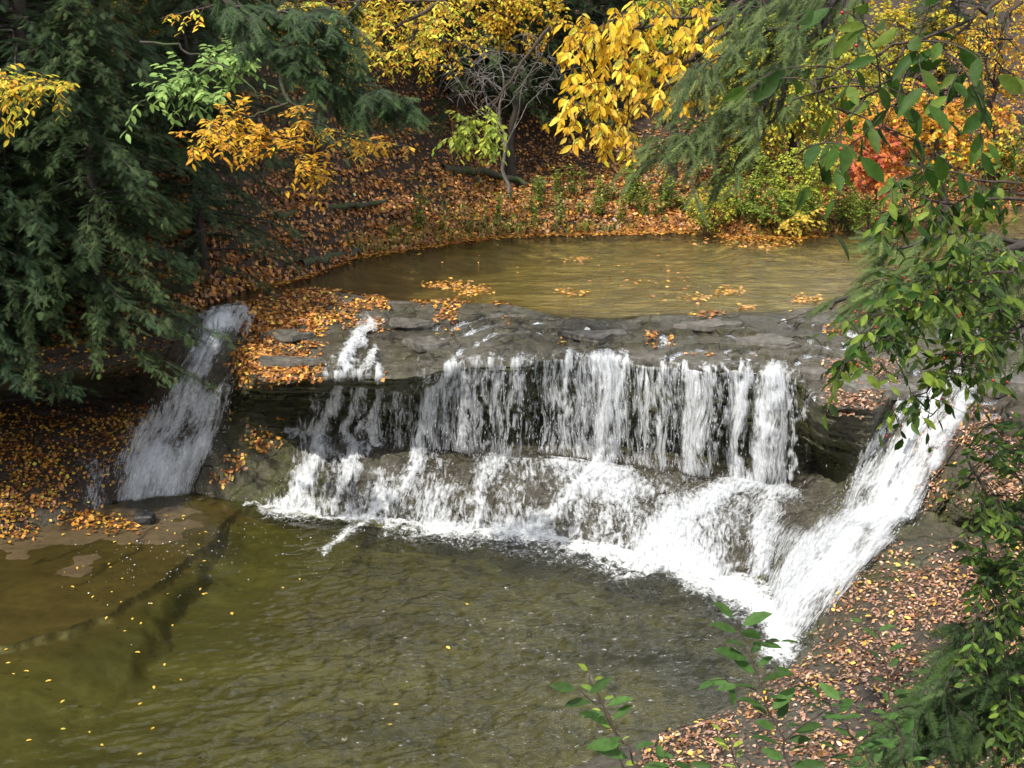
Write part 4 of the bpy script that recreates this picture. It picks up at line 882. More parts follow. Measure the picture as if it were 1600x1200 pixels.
def hemlock(label, base, h, rad, group, low=.12, nbr=75, cols=HEM, dens_=1.0, lean=0, spray=.5, name='hemlock_tree', frm=0):
    base = np.array(base, float); e = empty(name, base, label, 'hemlock tree', group); tb = Tubes(); bt = Tubes(); lv = Leaves()
    top = base + np.array([lean, 0, h]); p = wob(polyline([base - [0, 0, .4], (base + top) / 2, top], 14), .08); tb.add(p, np.linspace(.024 * h, .015, 14), None, 9)
    for k in range(nbr):
        f = low + (1 - low) * (k / nbr) ** .9; c0 = base + (top - base) * f; L = rad * (1 - f) ** .62 * rng.uniform(.65, 1.1) + .25
        az = k * 2.399 + rng.normal(0, .3); d = np.array([math.cos(az), math.sin(az), 0]); n_ = 9; t = np.linspace(0, 1, n_)
        q = c0 + d * (L * t)[:, None]; q[:, 2] += L * (.16 * t - .42 * t ** 2.0); q = wob(q, .06 * L, 1.2)
        bt.add(q, .012 + .009 * L, .004, 4)
        m_ = int((20 + 46 * L) * dens_); ts = rng.random(m_) ** .75 * .9 + .1
        a = np.stack([np.interp(ts, t, q[:, c]) for c in range(3)], 1)
        tan = unit(np.gradient(q, axis=0)); ta = np.stack([np.interp(ts, t, tan[:, c]) for c in range(3)], 1)
        sd = unit(np.cross(ta, [0, 0, 1.])); sg = rng.choice([-1., 1.], m_)[:, None]
        y = unit(ta * .9 + sd * sg * rng.uniform(.1, 1.2, (m_, 1)) + np.array([0, 0, -.2]) + rng.normal(0, .2, (m_, 3)))
        up = unit(np.array([0, 0, 1.]) + rng.normal(0, .3, (m_, 3)))
        s_ = spray * rng.uniform(.5, 1.25, m_) * (.6 + .4 * (1 - ts * .5))
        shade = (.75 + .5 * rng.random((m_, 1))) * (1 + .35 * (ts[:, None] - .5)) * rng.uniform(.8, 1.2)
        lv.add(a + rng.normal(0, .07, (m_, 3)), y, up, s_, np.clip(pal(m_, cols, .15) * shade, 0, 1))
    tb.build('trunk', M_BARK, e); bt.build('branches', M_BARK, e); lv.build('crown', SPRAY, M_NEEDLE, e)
    return e
def copy_tree(e, loc, rz, sc, label, group=None, color=None):
    c = e.copy(); COL.objects.link(c); c.location = tuple(map(float, loc)); c.rotation_euler = (0, 0, rz); c.scale = (sc, sc, sc); c['label'] = label
    if group: c['group'] = group
    for ch in e.children:
        d = ch.copy(); COL.objects.link(d); d.parent = c
        if color and ch.name.startswith('crown'): d.color = (*color, 1)
    return c
def gz_(x, y): return float(ground_z(np.array([float(x)]), np.array([float(y)]))[0][0])
C_ = lambda cols, j=.22, w=None: (lambda n: pal(n, cols, j, w))

# ---------------------------------------------------------------- hemlocks on the left bank
GH = 'hemlock trees along the left side of the gorge'
hz = [(-7.0, 16.4, 8.0, 2.7, 'largest dark green hemlock overhanging the dark hollow at the left end of the falls'),
      (-9.3, 16.4, 8.6, 3.1, 'dark hemlock at the left edge of the photo behind the overhanging one'),
      (-5.7, 20.2, 8.6, 2.9, 'bluish hemlock whose boughs reach behind the orange beech branch'),
      (-5.0, 27.0, 7.5, 2.8, 'hemlock on the leafy slope above the upper pool')]
hems = []
for i, (x, y, h, r_, lb) in enumerate(hz): hems.append(hemlock(lb, (x, y, gz_(x, y)), h, r_, GH, low=[.01, .0, .03, .08][i], nbr=[150, 150, 125, 90][i], spray=.29))
hc = [(-7.4, 14.6, .5, 0, 'low hemlock brushing the rock rim above the left bank leaves'), (-1.5, 30.6, 1.1, 2, 'dark hemlock standing behind the lime green twig and the bare tree'), (-4.2, 29.3, 1.05, 3, 'hemlock below the broad yellow beech branch'), (1.2, 34.2, 1.1, 0, 'dark hemlock behind the left side of the big yellow branch'), (-.6, 35, 1.1, 1, 'tall hemlock deep in the forest above the bare tree'), (4.0, 40, 1.2, 0, 'tall hemlock deep in the forest behind the yellow green maple'), (6.8, 34.0, .8, 2, 'hemlock behind the lime green shrub'), (-6.0, 15.75, .62, 0, 'small hemlock on the rim beside the left cascade, its boughs hanging into the hollow'), (-8.0, 14.9, .66, 1, 'small hemlock leaning over the dark hollow at the left edge'), (-5.2, 18.3, .6, 2, 'small hemlock at the head of the left cascade'),
      (-6.9, 15.2, .5, 3, 'lowest little hemlock over the mouth of the dark hollow'), (-3.6, 31.5, .9, 0, 'hemlock above the mossy logs left of the bare tree'), (-6.0, 27.5, .95, 1, 'hemlock behind the golden beech branch high on the slope'), (-8.0, 18.8, 1.0, 1, 'hemlock filling the gap behind the two nearest dark ones'), (-7.0, 23.2, 1.0, 2, 'hemlock behind the pale green leafed branch'), (-11.5, 21.0, 1.1, 0, 'hemlock standing deep in shade behind the left bank'), (-10.0, 24.5, 1.0, 2, 'middle hemlock of the shaded row behind the left bank'), (-7.6, 28, .95, 3, 'slender hemlock high on the left slope'),
      (-13.5, 27.5, 1.1, 1, 'far left hemlock high on the hillside'), (-3.2, 31.5, .9, 3, 'hemlock behind the bare grey twigs'), (-.2, 33.5, .95, 2, 'hemlock rising behind the yellow hanging branch'), (2.6, 36, .9, 3, 'dark hemlock on the far slope left of the bright maple'),
      (8.6, 38, 1.0, 2, 'dark hemlock on the far slope behind the orange maple'), (12.5, 33.0, .9, 3, 'hemlock at the far right behind the orange maple'), (5.2, 35.0, .7, 0, 'small hemlock behind the yellow green thicket'), (-12.2, 15.2, 1.0, 2, 'hemlock leaning in at the left edge above the dark bank')]
for i, (x, y, sc, k, lb) in enumerate(hc):
    copy_tree(hems[k], (x, y, gz_(x, y) - .1), i * 1.7 + .6, sc, lb, GH if x < -4 else 'hemlock trees on the far slope', color=[(1, 1, 1), (1.15, 1.1, .9), (.85, .95, 1)][i % 3])
# low drooping boughs that hang over the dark hollow
# ---------------------------------------------------------------- broad-leaved trees beyond
def tree_at(name, label, cat, u, v, y, ru, rv, n, ls, cols, base=None, group='autumn trees on the far slope', **k):
    c = PY(u, v, y); s_ = y / F / .96; cr = (ru * s_, max(.8, ru * s_ * .8), rv * s_); bx_ = c[0] + (0 if base is None else base); g = gz_(bx_, y)
    return decid(name, label, cat, (bx_, y, g), max(1.2, c[2] + cr[2] * .6 - g), c, cr, n, ls, cols, group, lean=(c[0] - bx_, 0), **k)
tree_at('beech_tree', 'yellow and orange leaved beech high behind the hemlock boughs at the top', 'beech tree', 590, 20, 23, 190, 100, 420, .10, C_(YEL + YG[:3], .3), base=-1.5, per=9)
tree_at('maple_tree', 'tree with loose yellow leaves between the bare twigs and the gold branch', 'maple tree', 800, 20, 29, 90, 60, 260, .13, C_(YEL + YG[:2], .25))
tree_at('maple_tree', 'yellow leaved maple at the top left behind bare twigs', 'maple tree', 190, 40, 22, 110, 60, 240, .12, C_(YEL, .3), base=-.6)
tree_at('maple_tree', 'sunlit yellow green maple behind the hanging hemlock bough', 'maple tree', 1240, 150, 30, 150, 130, 1100, .14, C_(YG + GRN[:2], .25), proto=LEAFS)
tree_at('maple_tree', 'bright green young maple beside the gold hanging branch', 'maple tree', 1060, 40, 28, 90, 70, 380, .14, C_(GRN + YG[:2], .25))
tree_at('maple_tree', 'orange and red maple on the right far bank', 'maple tree', 1445, 195, 26, 135, 76, 400, .10, C_(ORG + RED[1:3] + YG[:2], .28), proto=MAPLE, per=8, base=.8)
tree_at('maple_sapling', 'small pinkish red maple sapling left of the orange maple', 'maple sapling', 1362, 245, 25.5, 48, 55, 130, .12, C_(RED, .15), proto=MAPLE, per=7, trunk_r=.03)
tree_at('maple_tree', 'golden maple at the top right corner', 'maple tree', 1570, 60, 30, 110, 90, 420, .11, C_(ORG + YEL + YG, .3))
tree_at('maple_tree', 'yellow green maple above the orange one', 'maple tree', 1420, 60, 33, 120, 70, 480, .14, C_(YG + YEL[:1], .25))
tree_at('maple_tree', 'green maple low on the far right bank', 'maple tree', 1570, 240, 30, 60, 60, 220, .13, C_(GRN + ORG[:1], .25))
tree_at('maple_tree', 'yellow maple beyond the right edge of the far bank', 'maple tree', 1720, 170, 29, 110, 100, 320, .12, C_(YEL + YG, .28))
tree_at('bare_tree', 'leafless grey twigged tree above the far bank', 'bare tree', 775, 110, 27, 120, 60, 210, .1, C_(YEL), bare=True, per=2, barkm=M_GBARK, nl=16, trunk_r=.055, base=.3, group=None)
tree_at('bare_tree', 'leafless grey twigs before the hemlocks at upper left', 'bare tree', 150, 90, 19, 100, 60, 180, .1, C_(YEL), bare=True, per=2, barkm=M_GBARK, nl=12, trunk_r=.06, base=-.4, group=None)
# shrubs and weeds on the far bank
def shrub(name, label, u, v, y, ru, rv, n, ls, cols, group='shrubs on the far bank', **k):
    c = PY(u, v, y); s_ = y / F / .96; cr = np.array([ru * s_, ru * s_ * .7, rv * s_]); g = gz_(c[0], y); e = empty(name, (c[0], y, g), label, 'shrub', group)
    tb = Tubes(); lv = Leaves(); an = []
    for i in range(12):
        t_ = c + unit(rng.normal(0, 1, 3)) * cr * .8; t_[2] = max(t_[2], g + .3); q = wob(polyline([[c[0] + rng.normal(0, .1), y + rng.normal(0, .1), g - .05], (np.array([c[0], y, g]) + t_) / 2 + [0, 0, .1], t_], 8), .04); tb.add(q, .014, .004, 4); an.append(q[2:])
    T = c + unit(rng.normal(0, 1, (n, 3))) * cr * rng.random((n, 1)) ** .4; T = T[T[:, 2] > g + .05]; leaf_twigs(lv, tb, np.concatenate(an), T, ls, cols, 8, .2, .003, .8, maxlen=.5)
    tb.build('stems', M_TWIG, e); lv.build('foliage', LEAFS, M_LEAF, e); return e
shrub('shrub', 'lime green shrub sunlit on the far bank beside the red sapling', 1262, 275, 25.2, 58, 62, 420, .075, C_([(.48, .56, .06), (.38, .5, .06), (.6, .6, .08)], .2))
shrub('shrub', 'leafy green shrub under the tip of the hanging hemlock bough', 1165, 285, 25.4, 60, 60, 360, .075, C_(GRN + YG[:1], .25))
shrub('shrub', 'low green shrub below the lime green one', 1225, 318, 24.8, 62, 30, 260, .07, C_(GRN, .22))
shrub('shrub', 'small yellow leaved shrub at the water edge below the lime green one', 1240, 345, 24.6, 24, 20, 26, .16, C_([(.75, .62, .12), (.7, .5, .08)], .1))
shrub('shrub', 'low green shrub between the red sapling and the right foreground leaves', 1330, 322, 25.5, 50, 26, 220, .07, C_(GRN, .22))
shrub('shrub', 'yellow green bush beside the shore under the hemlock bough', 1110, 318, 24.9, 44, 34, 200, .075, C_(YG + GRN, .22))
shrub('shrub', 'dark green shrub far right behind the foreground leaves', 1460, 290, 27, 60, 30, 200, .08, C_(GRN + DGRN, .2))
# goldenrod-like weeds, each a stem with leaves
def weed(h, cols, label):
    e = empty('weed', (0, 0, 0), label, 'weed', 'tall green weeds along the far shore'); tb = Tubes(); lv = Leaves()
    for k in range(5):
        b = np.array([rng.normal(0, .07), rng.normal(0, .07), -.05]); t_ = b + [rng.normal(0, .12), rng.normal(0, .12), h * rng.uniform(.7, 1.05)]; q = wob(polyline([b, (b + t_) / 2, t_], 8), .02); tb.add(q, .006, .003, 4)
        m_ = 22; ts = rng.uniform(.15, 1, m_); a = np.stack([np.interp(ts, np.linspace(0, 1, 8), q[:, c]) for c in range(3)], 1); az = rng.random(m_) * 6.28
        lv.add(a, np.stack([np.cos(az), np.sin(az), rng.uniform(-.2, .8, m_)], 1), np.tile([0, 0, 1.], (m_, 1)) + rng.normal(0, .3, (m_, 3)), .11 * rng.uniform(.6, 1.1, m_), cols(m_))
    tb.build('stems', M_TWIG, e); lv.build('leaves', LEAFS, M_LEAF, e); return e
WL = ['tall green weed in the weed strip along the far shore', 'bushy pale green weed in the strip along the far shore']
wp = [weed(.75, C_(GRN + [(.3, .36, .12)], .25), WL[0]), weed(.5, C_([(.3, .36, .1), (.2, .3, .07), (.4, .4, .14)], .25), WL[1])]
wspots = [(rng.uniform(840, 1080), rng.uniform(0.2, 2.2)) for _ in range(46)] + [(rng.uniform(610, 860), rng.uniform(.2, 1.4)) for _ in range(9)] + [(rng.uniform(1070, 1430), rng.uniform(.1, 1.2)) for _ in range(34)]
for i, (u, d) in enumerate(wspots):
    d = d * 1.5 if i > 2 else d
    x = (u - 800) / F * 25.5; y = float(y_shore(np.array([x]))[0]) + .25 + d; k = i % 2; e = wp[k]
    if i < 2: e.location = (x, y, gz_(x, y))
    else: e = copy_tree(wp[k], (x, y, gz_(x, y)), rng.random() * 6.28, rng.uniform(.55, 1.15), WL[k])
# low ground cover: grass blades on the bank
n = 4000; gx1 = rng.uniform(-3.5, 10, n); gy1 = y_shore(gx1) + .1 + rng.exponential(1.1, n); kk = fbm(gx1 * 1.2, gy1 * 1.2, 0, 3, 201) > -.05; gx1, gy1 = gx1[kk], gy1[kk]; n = len(gx1)
P_ = np.stack([gx1, gy1, ground_z(gx1, gy1)[0]], -1); BL = (np.array([[-.04, 0, 0], [.04, 0, 0], [.02, .6, .05], [0, 1, .2]], float), np.array([[0, 1, 2], [0, 2, 3]]))
V, Fc, C = place(BL[0], BL[1], P_, np.stack([rng.normal(0, .3, n), rng.normal(0, .3, n), np.ones(n)], -1), rng.normal(0, 1, (n, 3)) * [1, 1, .1], rng.uniform(.08, .28, n), pal(n, GRN + [(.35, .35, .12)], .3))
tag(mk('grass', V, Fc, M_LEAF, col=C), 'green grass and ground cover on the far bank', 'grass', kind='stuff')

# ---------------------------------------------------------------- branches reaching into the picture
bough('beech_branch', 'golden orange beech branch hanging before the dark hemlocks, upper left of centre', 'beech branch',
      [[(330, -90), (395, 40), (440, 120), (455, 165), (480, 190), (550, 215), (645, 232)], [(455, 160), (400, 178), (345, 195), (300, 225)], [(215, 66), (270, 68), (330, 92), (395, 140), (445, 165)], [(400, 180), (430, 230), (470, 250), (492, 275)]], 9.0,
      [(360, 195, 62, 26), (345, 232, 60, 30), (400, 225, 50, 32), (470, 185, 26, 22), (478, 215, 24, 24), (545, 222, 48, 26), (500, 240, 26, 20), (490, 268, 34, 16), (600, 228, 34, 14), (640, 226, 14, 10)], 130, .074, C_(YEL, .22), per=8, dd=.45, barkm=M_MOSSBARK, r0=.022, flat=1.3, droop=.25, maxlen=.55)
bough('birch_branch', 'big bright yellow branch with drooping leaves beside the hanging hemlock bough', 'birch branch',
      [[(1300, -120), (1180, -20), (1110, 45), (1010, 100), (940, 150), (905, 190)], [(1130, 30), (1050, 30), (970, 50), (890, 60)], [(1100, 60), (1040, 140), (980, 200), (925, 245)], [(1150, 20), (1080, 110), (1040, 200)]], 6.8,
      [(950, 50, 75, 45), (1040, 40, 90, 55), (930, 110, 65, 40), (1020, 110, 85, 45), (905, 165, 45, 30), (980, 170, 70, 35), (930, 205, 45, 25), (990, 215, 50, 26), (920, 238, 26, 14), (1080, 90, 60, 60), (885, 82, 22, 30), (875, 180, 22, 30), (895, 130, 30, 30), (985, 10, 90, 20)], 200, .076, C_(GOLD, .25), per=7, dd=.9, r0=.025, flat=.3, droop=1.1, maxlen=.6)
bough('beech_branch', 'pale green leafed branch above the golden beech branch', 'beech branch',
      [[(430, 60), (400, 95), (340, 105), (270, 135), (215, 160)], [(400, 95), (360, 130), (330, 155)]], 11.0,
      [(330, 105, 70, 22), (285, 130, 50, 18), (375, 98, 35, 22), (330, 150, 25, 12), (235, 155, 30, 8)], 70, .115, C_(PALE, .15), per=8, dd=.4, barkm=M_MOSSBARK, r0=.025, flat=1.2, maxlen=.6)
bough('beech_branch', 'broad yellow and orange beech branch across the top of the picture', 'beech branch',
      [[(760, -80), (680, 10), (600, 50), (520, 85), (460, 110)], [(690, 0), (600, 0), (510, 5), (440, 10)], [(650, 30), (640, 80), (620, 105)], [(420, -20), (330, 10), (250, 28)]], 14.0,
      [(560, 15, 120, 22), (620, 55, 70, 30), (540, 55, 60, 22), (600, 88, 60, 14), (520, 105, 50, 8), (470, 10, 40, 12), (275, 24, 42, 9), (560, 122, 40, 8), (700, 25, 40, 25)], 190, .09, C_(YEL + YG + YG[:2], .28), per=7, dd=1.2, flat=1.2, r0=.035, maxlen=.8)
bough('maple_branch', 'yellow green branch at the left edge above the hemlock', 'maple branch',
      [[(-120, 60), (-30, 110), (50, 135), (120, 140)]], 12.0, [(70, 122, 52, 14), (25, 145, 40, 22), (20, 190, 16, 20), (0, 120, 40, 25)], 60, .1, C_(YG + YEL[:2], .22), per=7, dd=.6, flat=1.2, r0=.03, maxlen=.6)
bough('maple_branch', 'lime green drooping twig right of the golden beech branch', 'maple branch',
      [[(860, 40), (800, 120), (760, 180), (765, 225)], [(780, 150), (730, 190), (705, 215)]], 15.0, [(725, 205, 28, 26), (775, 195, 26, 14), (765, 232, 12, 26), (735, 230, 25, 14), (790, 215, 14, 20)], 60, .11, C_([(.4, .5, .07), (.55, .58, .08), (.3, .42, .08)], .15), per=7, dd=.5, r0=.025, flat=.9, droop=.6, maxlen=.6)

def hem_bough(label, limbs, dist, regs, n, cols, dirv, size=.13, dd=.5, r0=.03, per=9, droop=.5, maxlen=.8, group='hemlock boughs hanging into the picture'):
    e = empty('hemlock_bough', PD(*limbs[0][0][:2], dist), label, 'hemlock bough', group); tb = Tubes(); tt_ = Tubes(); lv = Leaves(); an = []
    for li, L in enumerate(limbs):
        p = wob(polyline(np.array([PD(q[0], q[1], q[2] if len(q) > 2 else dist) for q in L]), max(8, 6 * len(L))), .03); rr = r0 * (1 if li == 0 else .5); tb.add(p, rr, rr * .3, 6); an.append(p[len(p) // 5:])
    an = np.concatenate(an); T = ell(regs, n, dist, dd); dv = np.array(dirv, float)
    for tg in T:
        d = np.linalg.norm(an - (tg - dv * .2), axis=1); a = an[int(np.argmin(d + rng.random(len(d)) * .2))]; L = np.linalg.norm(tg - a)
        p = wob(twig(a, tg, L * .15), L * .04); tt_.add(p, .0035, .0015, 3)
        m_ = per * 2; ts = rng.uniform(.25, 1, m_); q = np.stack([np.interp(ts, np.linspace(0, 1, len(p)), p[:, k]) for k in range(3)], 1)
        tan = unit(p[-1] - p[0]) + dv * .5; sd = unit(np.cross(tan, [0, 0, 1.]))
        y = unit(tan + sd * rng.choice([-1, 1], m_)[:, None] * rng.uniform(.2, .9, (m_, 1)) + np.array([0, 0, -droop]) + rng.normal(0, .2, (m_, 3)))
        up = unit(np.array([0, -.5, .8]) + rng.normal(0, .35, (m_, 3)))
        lv.add(q, y, up, size * rng.uniform(.6, 1.3, m_), pal(m_, cols, .18) * rng.uniform(.75, 1.25))
    for v_, f_ in zip(tt_.V, tt_.F): tb.V.append(v_); tb.F.append(f_ + tb.n)
    tb.build('branches', M_BARK, e); lv.build('needles', NEEDLE, M_NEEDLE, e); return e
HG = [(.055, .095, .024), (.085, .13, .035), (.038, .06, .018), (.12, .16, .05)]
hem_bough('green hemlock bough drooping down left from the top right, before the yellow branch',
      [[(1420, -140), (1330, -20), (1250, 70), (1170, 150), (1090, 220), (1010, 262)], [(1290, 20), (1180, 60), (1090, 105)], [(1260, 60), (1190, 190), (1120, 290)], [(1240, 90), (1210, 170), (1180, 235)], [(1330, -20), (1300, 80), (1270, 170)], [(1350, -60), (1230, 0), (1130, 20)]], 6.0,
      [(1060, 200, 55, 55), (1010, 245, 45, 26), (1110, 150, 60, 50), (1120, 240, 55, 50), (1080, 285, 50, 26), (1170, 180, 55, 70), (1160, 80, 60, 50), (1230, 60, 70, 60), (1300, 40, 70, 50), (1210, 10, 80, 30), (1060, 130, 30, 16), (1000, 268, 26, 12), (1250, 130, 40, 50)], 185, HG, (-.55, 0, -.6), size=.11, dd=.6, per=6)
hem_bough('dark shaded hemlock bough hanging from the top over the golden beech branch',
      [[(300, -120), (345, -10), (400, 50), (460, 95), (530, 135), (640, 170)], [(360, 10), (450, 20), (560, 60)], [(620, -80), (560, 0), (510, 60)]], 8.0,
      [(430, 60, 70, 45), (500, 110, 70, 35), (570, 150, 70, 25), (400, 20, 70, 25), (520, 40, 60, 40), (630, 172, 40, 14), (540, 185, 50, 14)], 210, HEMD, (.5, 0, -.3), size=.13, dd=.6)
hem_bough('hemlock bough behind the berried shrub at the right edge',
      [[(1720, 330), (1600, 380), (1480, 420), (1370, 450), (1290, 480)], [(1600, 380), (1500, 360), (1420, 380), (1350, 390)], [(1550, 400), (1450, 470), (1330, 520)]], 5.2,
      [(1400, 420, 80, 40), (1340, 470, 60, 30), (1450, 460, 90, 50), (1520, 420, 80, 60), (1380, 375, 50, 14), (1560, 520, 60, 50)], 150, HG, (-.7, 0, -.2), size=.1, dd=.5)
hem_bough('dark hemlock bough low in the bottom right corner',
      [[(1750, 1000), (1640, 1040), (1540, 1070), (1450, 1090), (1400, 1110)], [(1640, 1040), (1540, 1120), (1440, 1170)], [(1700, 980), (1580, 960), (1500, 990)]], 4.4,
      [(1500, 1070, 90, 40), (1450, 1130, 90, 40), (1560, 1000, 60, 40), (1560, 1140, 80, 60), (1400, 1175, 70, 30), (1500, 970, 30, 14)], 115, HEMD + HG[:1], (-.8, 0, -.2), size=.1, dd=.6)

# berried shrub at the right
bough('berry_shrub', 'dark green shrub with small red berries leaning in from the right edge', 'shrub',
      [[(1780, 640), (1700, 420), (1620, 300), (1520, 310), (1420, 330), (1360, 350)], [(1690, 400), (1600, 400), (1520, 440), (1420, 480), (1330, 560)], [(1700, 480), (1620, 500), (1540, 540), (1450, 600), (1400, 650)], [(1740, 560), (1640, 560), (1560, 480), (1480, 420)], [(1650, 320), (1560, 280), (1440, 270), (1380, 290)]], 3.7,
      [(1450, 290, 70, 26), (1540, 300, 60, 40), (1480, 345, 90, 30), (1400, 345, 50, 20), (1530, 400, 70, 45), (1440, 430, 70, 40), (1380, 490, 60, 30), (1480, 500, 80, 40), (1560, 480, 50, 60), (1350, 545, 50, 30), (1330, 590, 30, 26), (1430, 560, 60, 30), (1500, 570, 60, 30), (1420, 635, 40, 20), (1580, 560, 30, 40), (1300, 600, 12, 20)], 185, .056, C_(DGRN + [(.2, .28, .04)], .22), per=6, dd=.35, r0=.012, droop=.7, flat=.4, rtw=.0016, maxlen=.35, berries=70)
bough('berry_shrub', 'large dark green leaves with few red berries at the upper right', 'shrub',
      [[(1720, -120), (1600, -20), (1500, 40), (1400, 80), (1300, 110), (1210, 170)], [(1420, 70), (1340, 170), (1290, 220), (1240, 245)], [(1520, 30), (1450, 120), (1390, 190)], [(1600, 0), (1540, 90), (1500, 110)]], 2.6,
      [(1300, 95, 70, 26), (1220, 170, 34, 22), (1290, 150, 40, 26), (1350, 100, 50, 26), (1400, 160, 44, 40), (1470, 110, 40, 30), (1240, 230, 30, 16), (1370, 190, 30, 20), (1500, 90, 30, 20), (1430, 40, 40, 20)], 26, .082, C_(DGRN, .18), per=4, dd=.2, r0=.007, droop=.75, flat=.35, rtw=.0016, maxlen=.3, berries=14)
bough('leafy_shrub', 'dark shaded shrub at the lower right edge beside the bank', 'shrub',
      [[(1760, 1350), (1680, 1000), (1600, 850), (1540, 760), (1500, 690)], [(1660, 960), (1580, 930), (1530, 900)], [(1700, 1100), (1600, 1080), (1540, 1060)], [(1640, 900), (1610, 780), (1590, 690)]], 4.2,
      [(1570, 680, 50, 40), (1570, 760, 50, 50), (1560, 850, 60, 50), (1570, 940, 60, 50), (1560, 1030, 70, 50), (1580, 1130, 60, 60), (1520, 700, 14, 20), (1590, 880, 40, 120)], 230, .045, C_(DGRN + HEMD[:1] + [(.14, .24, .04)], .3), per=7, dd=.45, r0=.014, droop=.4, flat=.6, rtw=.0018, maxlen=.4)
# saplings at the bottom, with named stems
def sapling(label, stem, dist, ls, cols, n, group='saplings at the bottom of the picture', sides=()):
    P_ = np.array([PD(u, v, dist + k * .0) for k, (u, v) in enumerate(stem)]); p = wob(polyline(P_, 26), .012); e = empty('sapling', P_[0], label, 'sapling', group)
    tb = Tubes(); tb.add(p, .006, .0018, 5); lv = Leaves()
    def lvs(p, n, ls):
        ts = np.linspace(.12, 1, n); q = np.stack([np.interp(ts, np.linspace(0, 1, len(p)), p[:, k]) for k in range(3)], 1); tan = unit(p[-1] - p[0])
        sg = np.where(np.arange(n) % 2 == 0, 1, -1)[:, None]; az = rng.normal(0, .5, n)
        y = unit(np.stack([np.cos(az) * sg[:, 0], np.sin(az) * .8, rng.normal(.0, .28, n)], 1) + tan * .35)
        pt = q + y * .012; lv.add(pt, y, unit(np.array([0, -.25, 1.]) + rng.normal(0, .35, (n, 3))), ls * rng.uniform(.6, 1.1, n), cols(n))
    lvs(p, n, ls)
    for i0, (du, dv), m_ in sides:
        a = p[i0]; uu, vv = proj(a); b = PD(uu + du, vv + dv, dist + rng.uniform(-.2, .2)); q = wob(twig(a, b, .02, 9), .01); tb.add(q, .003, .001, 4); lvs(q, m_, ls * .85)
    tb.build('stem', M_TWIG, e); lv.build('leaves', LEAF, M_LEAF, e); return e
SG = C_([(.055, .13, .03), (.08, .17, .04), (.045, .1, .022)], .15)
sapling('tall sapling with large dark green leaves rising in front of the white water', [(1275, 1330), (1240, 1210), (1205, 1110), (1175, 1020), (1145, 958)], 3.1, .092, SG, 30, sides=((12, (95, -70), 6), (17, (-90, -30), 5), (22, (50, -20), 4), (8, (110, -60), 6)))
sapling('sapling with large leaves at the bottom of the pool', [(1030, 1330), (1000, 1200), (950, 1120), (905, 1075)], 3.3, .1, SG, 20, sides=((12, (70, -20), 5), (9, (110, -10), 5)))
sapling('thin sapling with small leaves in front of the pool', [(990, 1330), (975, 1200), (950, 1110), (915, 1040)], 3.6, .05, C_(GRN, .15), 16)
sapling('thin arching sapling right of the tall one', [(1400, 1330), (1370, 1200), (1310, 1120), (1240, 1050)], 3.3, .065, SG, 18, sides=((14, (60, -60), 5),))
sapling('upright thin sapling with narrow leaves against the leafy bank', [(1440, 1330), (1415, 1200), (1395, 1090), (1380, 1000), (1350, 965)], 3.4, .06, SG, 20, sides=((12, (-90, -60), 6), (16, (60, -50), 5)))
sapling('low bushy green sapling at the bottom edge', [(1180, 1340), (1165, 1250), (1150, 1180), (1130, 1140)], 3.8, .055, C_(GRN, .15), 20, sides=((10, (-60, -10), 6), (14, (60, -20), 6)))

# ---------------------------------------------------------------- stones, slabs, logs, sticks
def lump(name, label, cat, c, size, mat, seed=0, flat_top=False, rz=0, group=None):
    u_, v_ = np.meshgrid(np.linspace(0, 2 * np.pi, 41)[:-1], np.linspace(0, np.pi, 22), indexing='ij')
    d = np.stack([np.sin(v_) * np.cos(u_), np.sin(v_) * np.sin(u_), np.cos(v_)], -1); sq = np.max(np.abs(d), axis=-1, keepdims=True) ** .75; q = d / sq
    q = q * (1 + .28 * fbm(d[..., 0] * 1.6, d[..., 1] * 1.6, d[..., 2] * 1.6, 4, seed)[..., None]); q *= np.array(size); ca, sa = math.cos(rz), math.sin(rz)
    q = np.stack([q[..., 0] * ca - q[..., 1] * sa, q[..., 0] * sa + q[..., 1] * ca, q[..., 2]], -1) + np.array(c)
    i = np.arange(40 * 22).reshape(40, 22); j = np.roll(i, -1, axis=0); Fc = np.stack([i[:, :-1], i[:, 1:], j[:, 1:], j[:, :-1]], -1).reshape(-1, 4)
    return tag(mk(name, q.reshape(-1, 3), Fc, mat, smooth=True), label, cat, group)
c = PZ(226, 812, .06); lump('stone', 'dark wet angular stone among washed up leaves left of the pool', 'stone', c, (.15, .11, .09), M_STONE, 3)
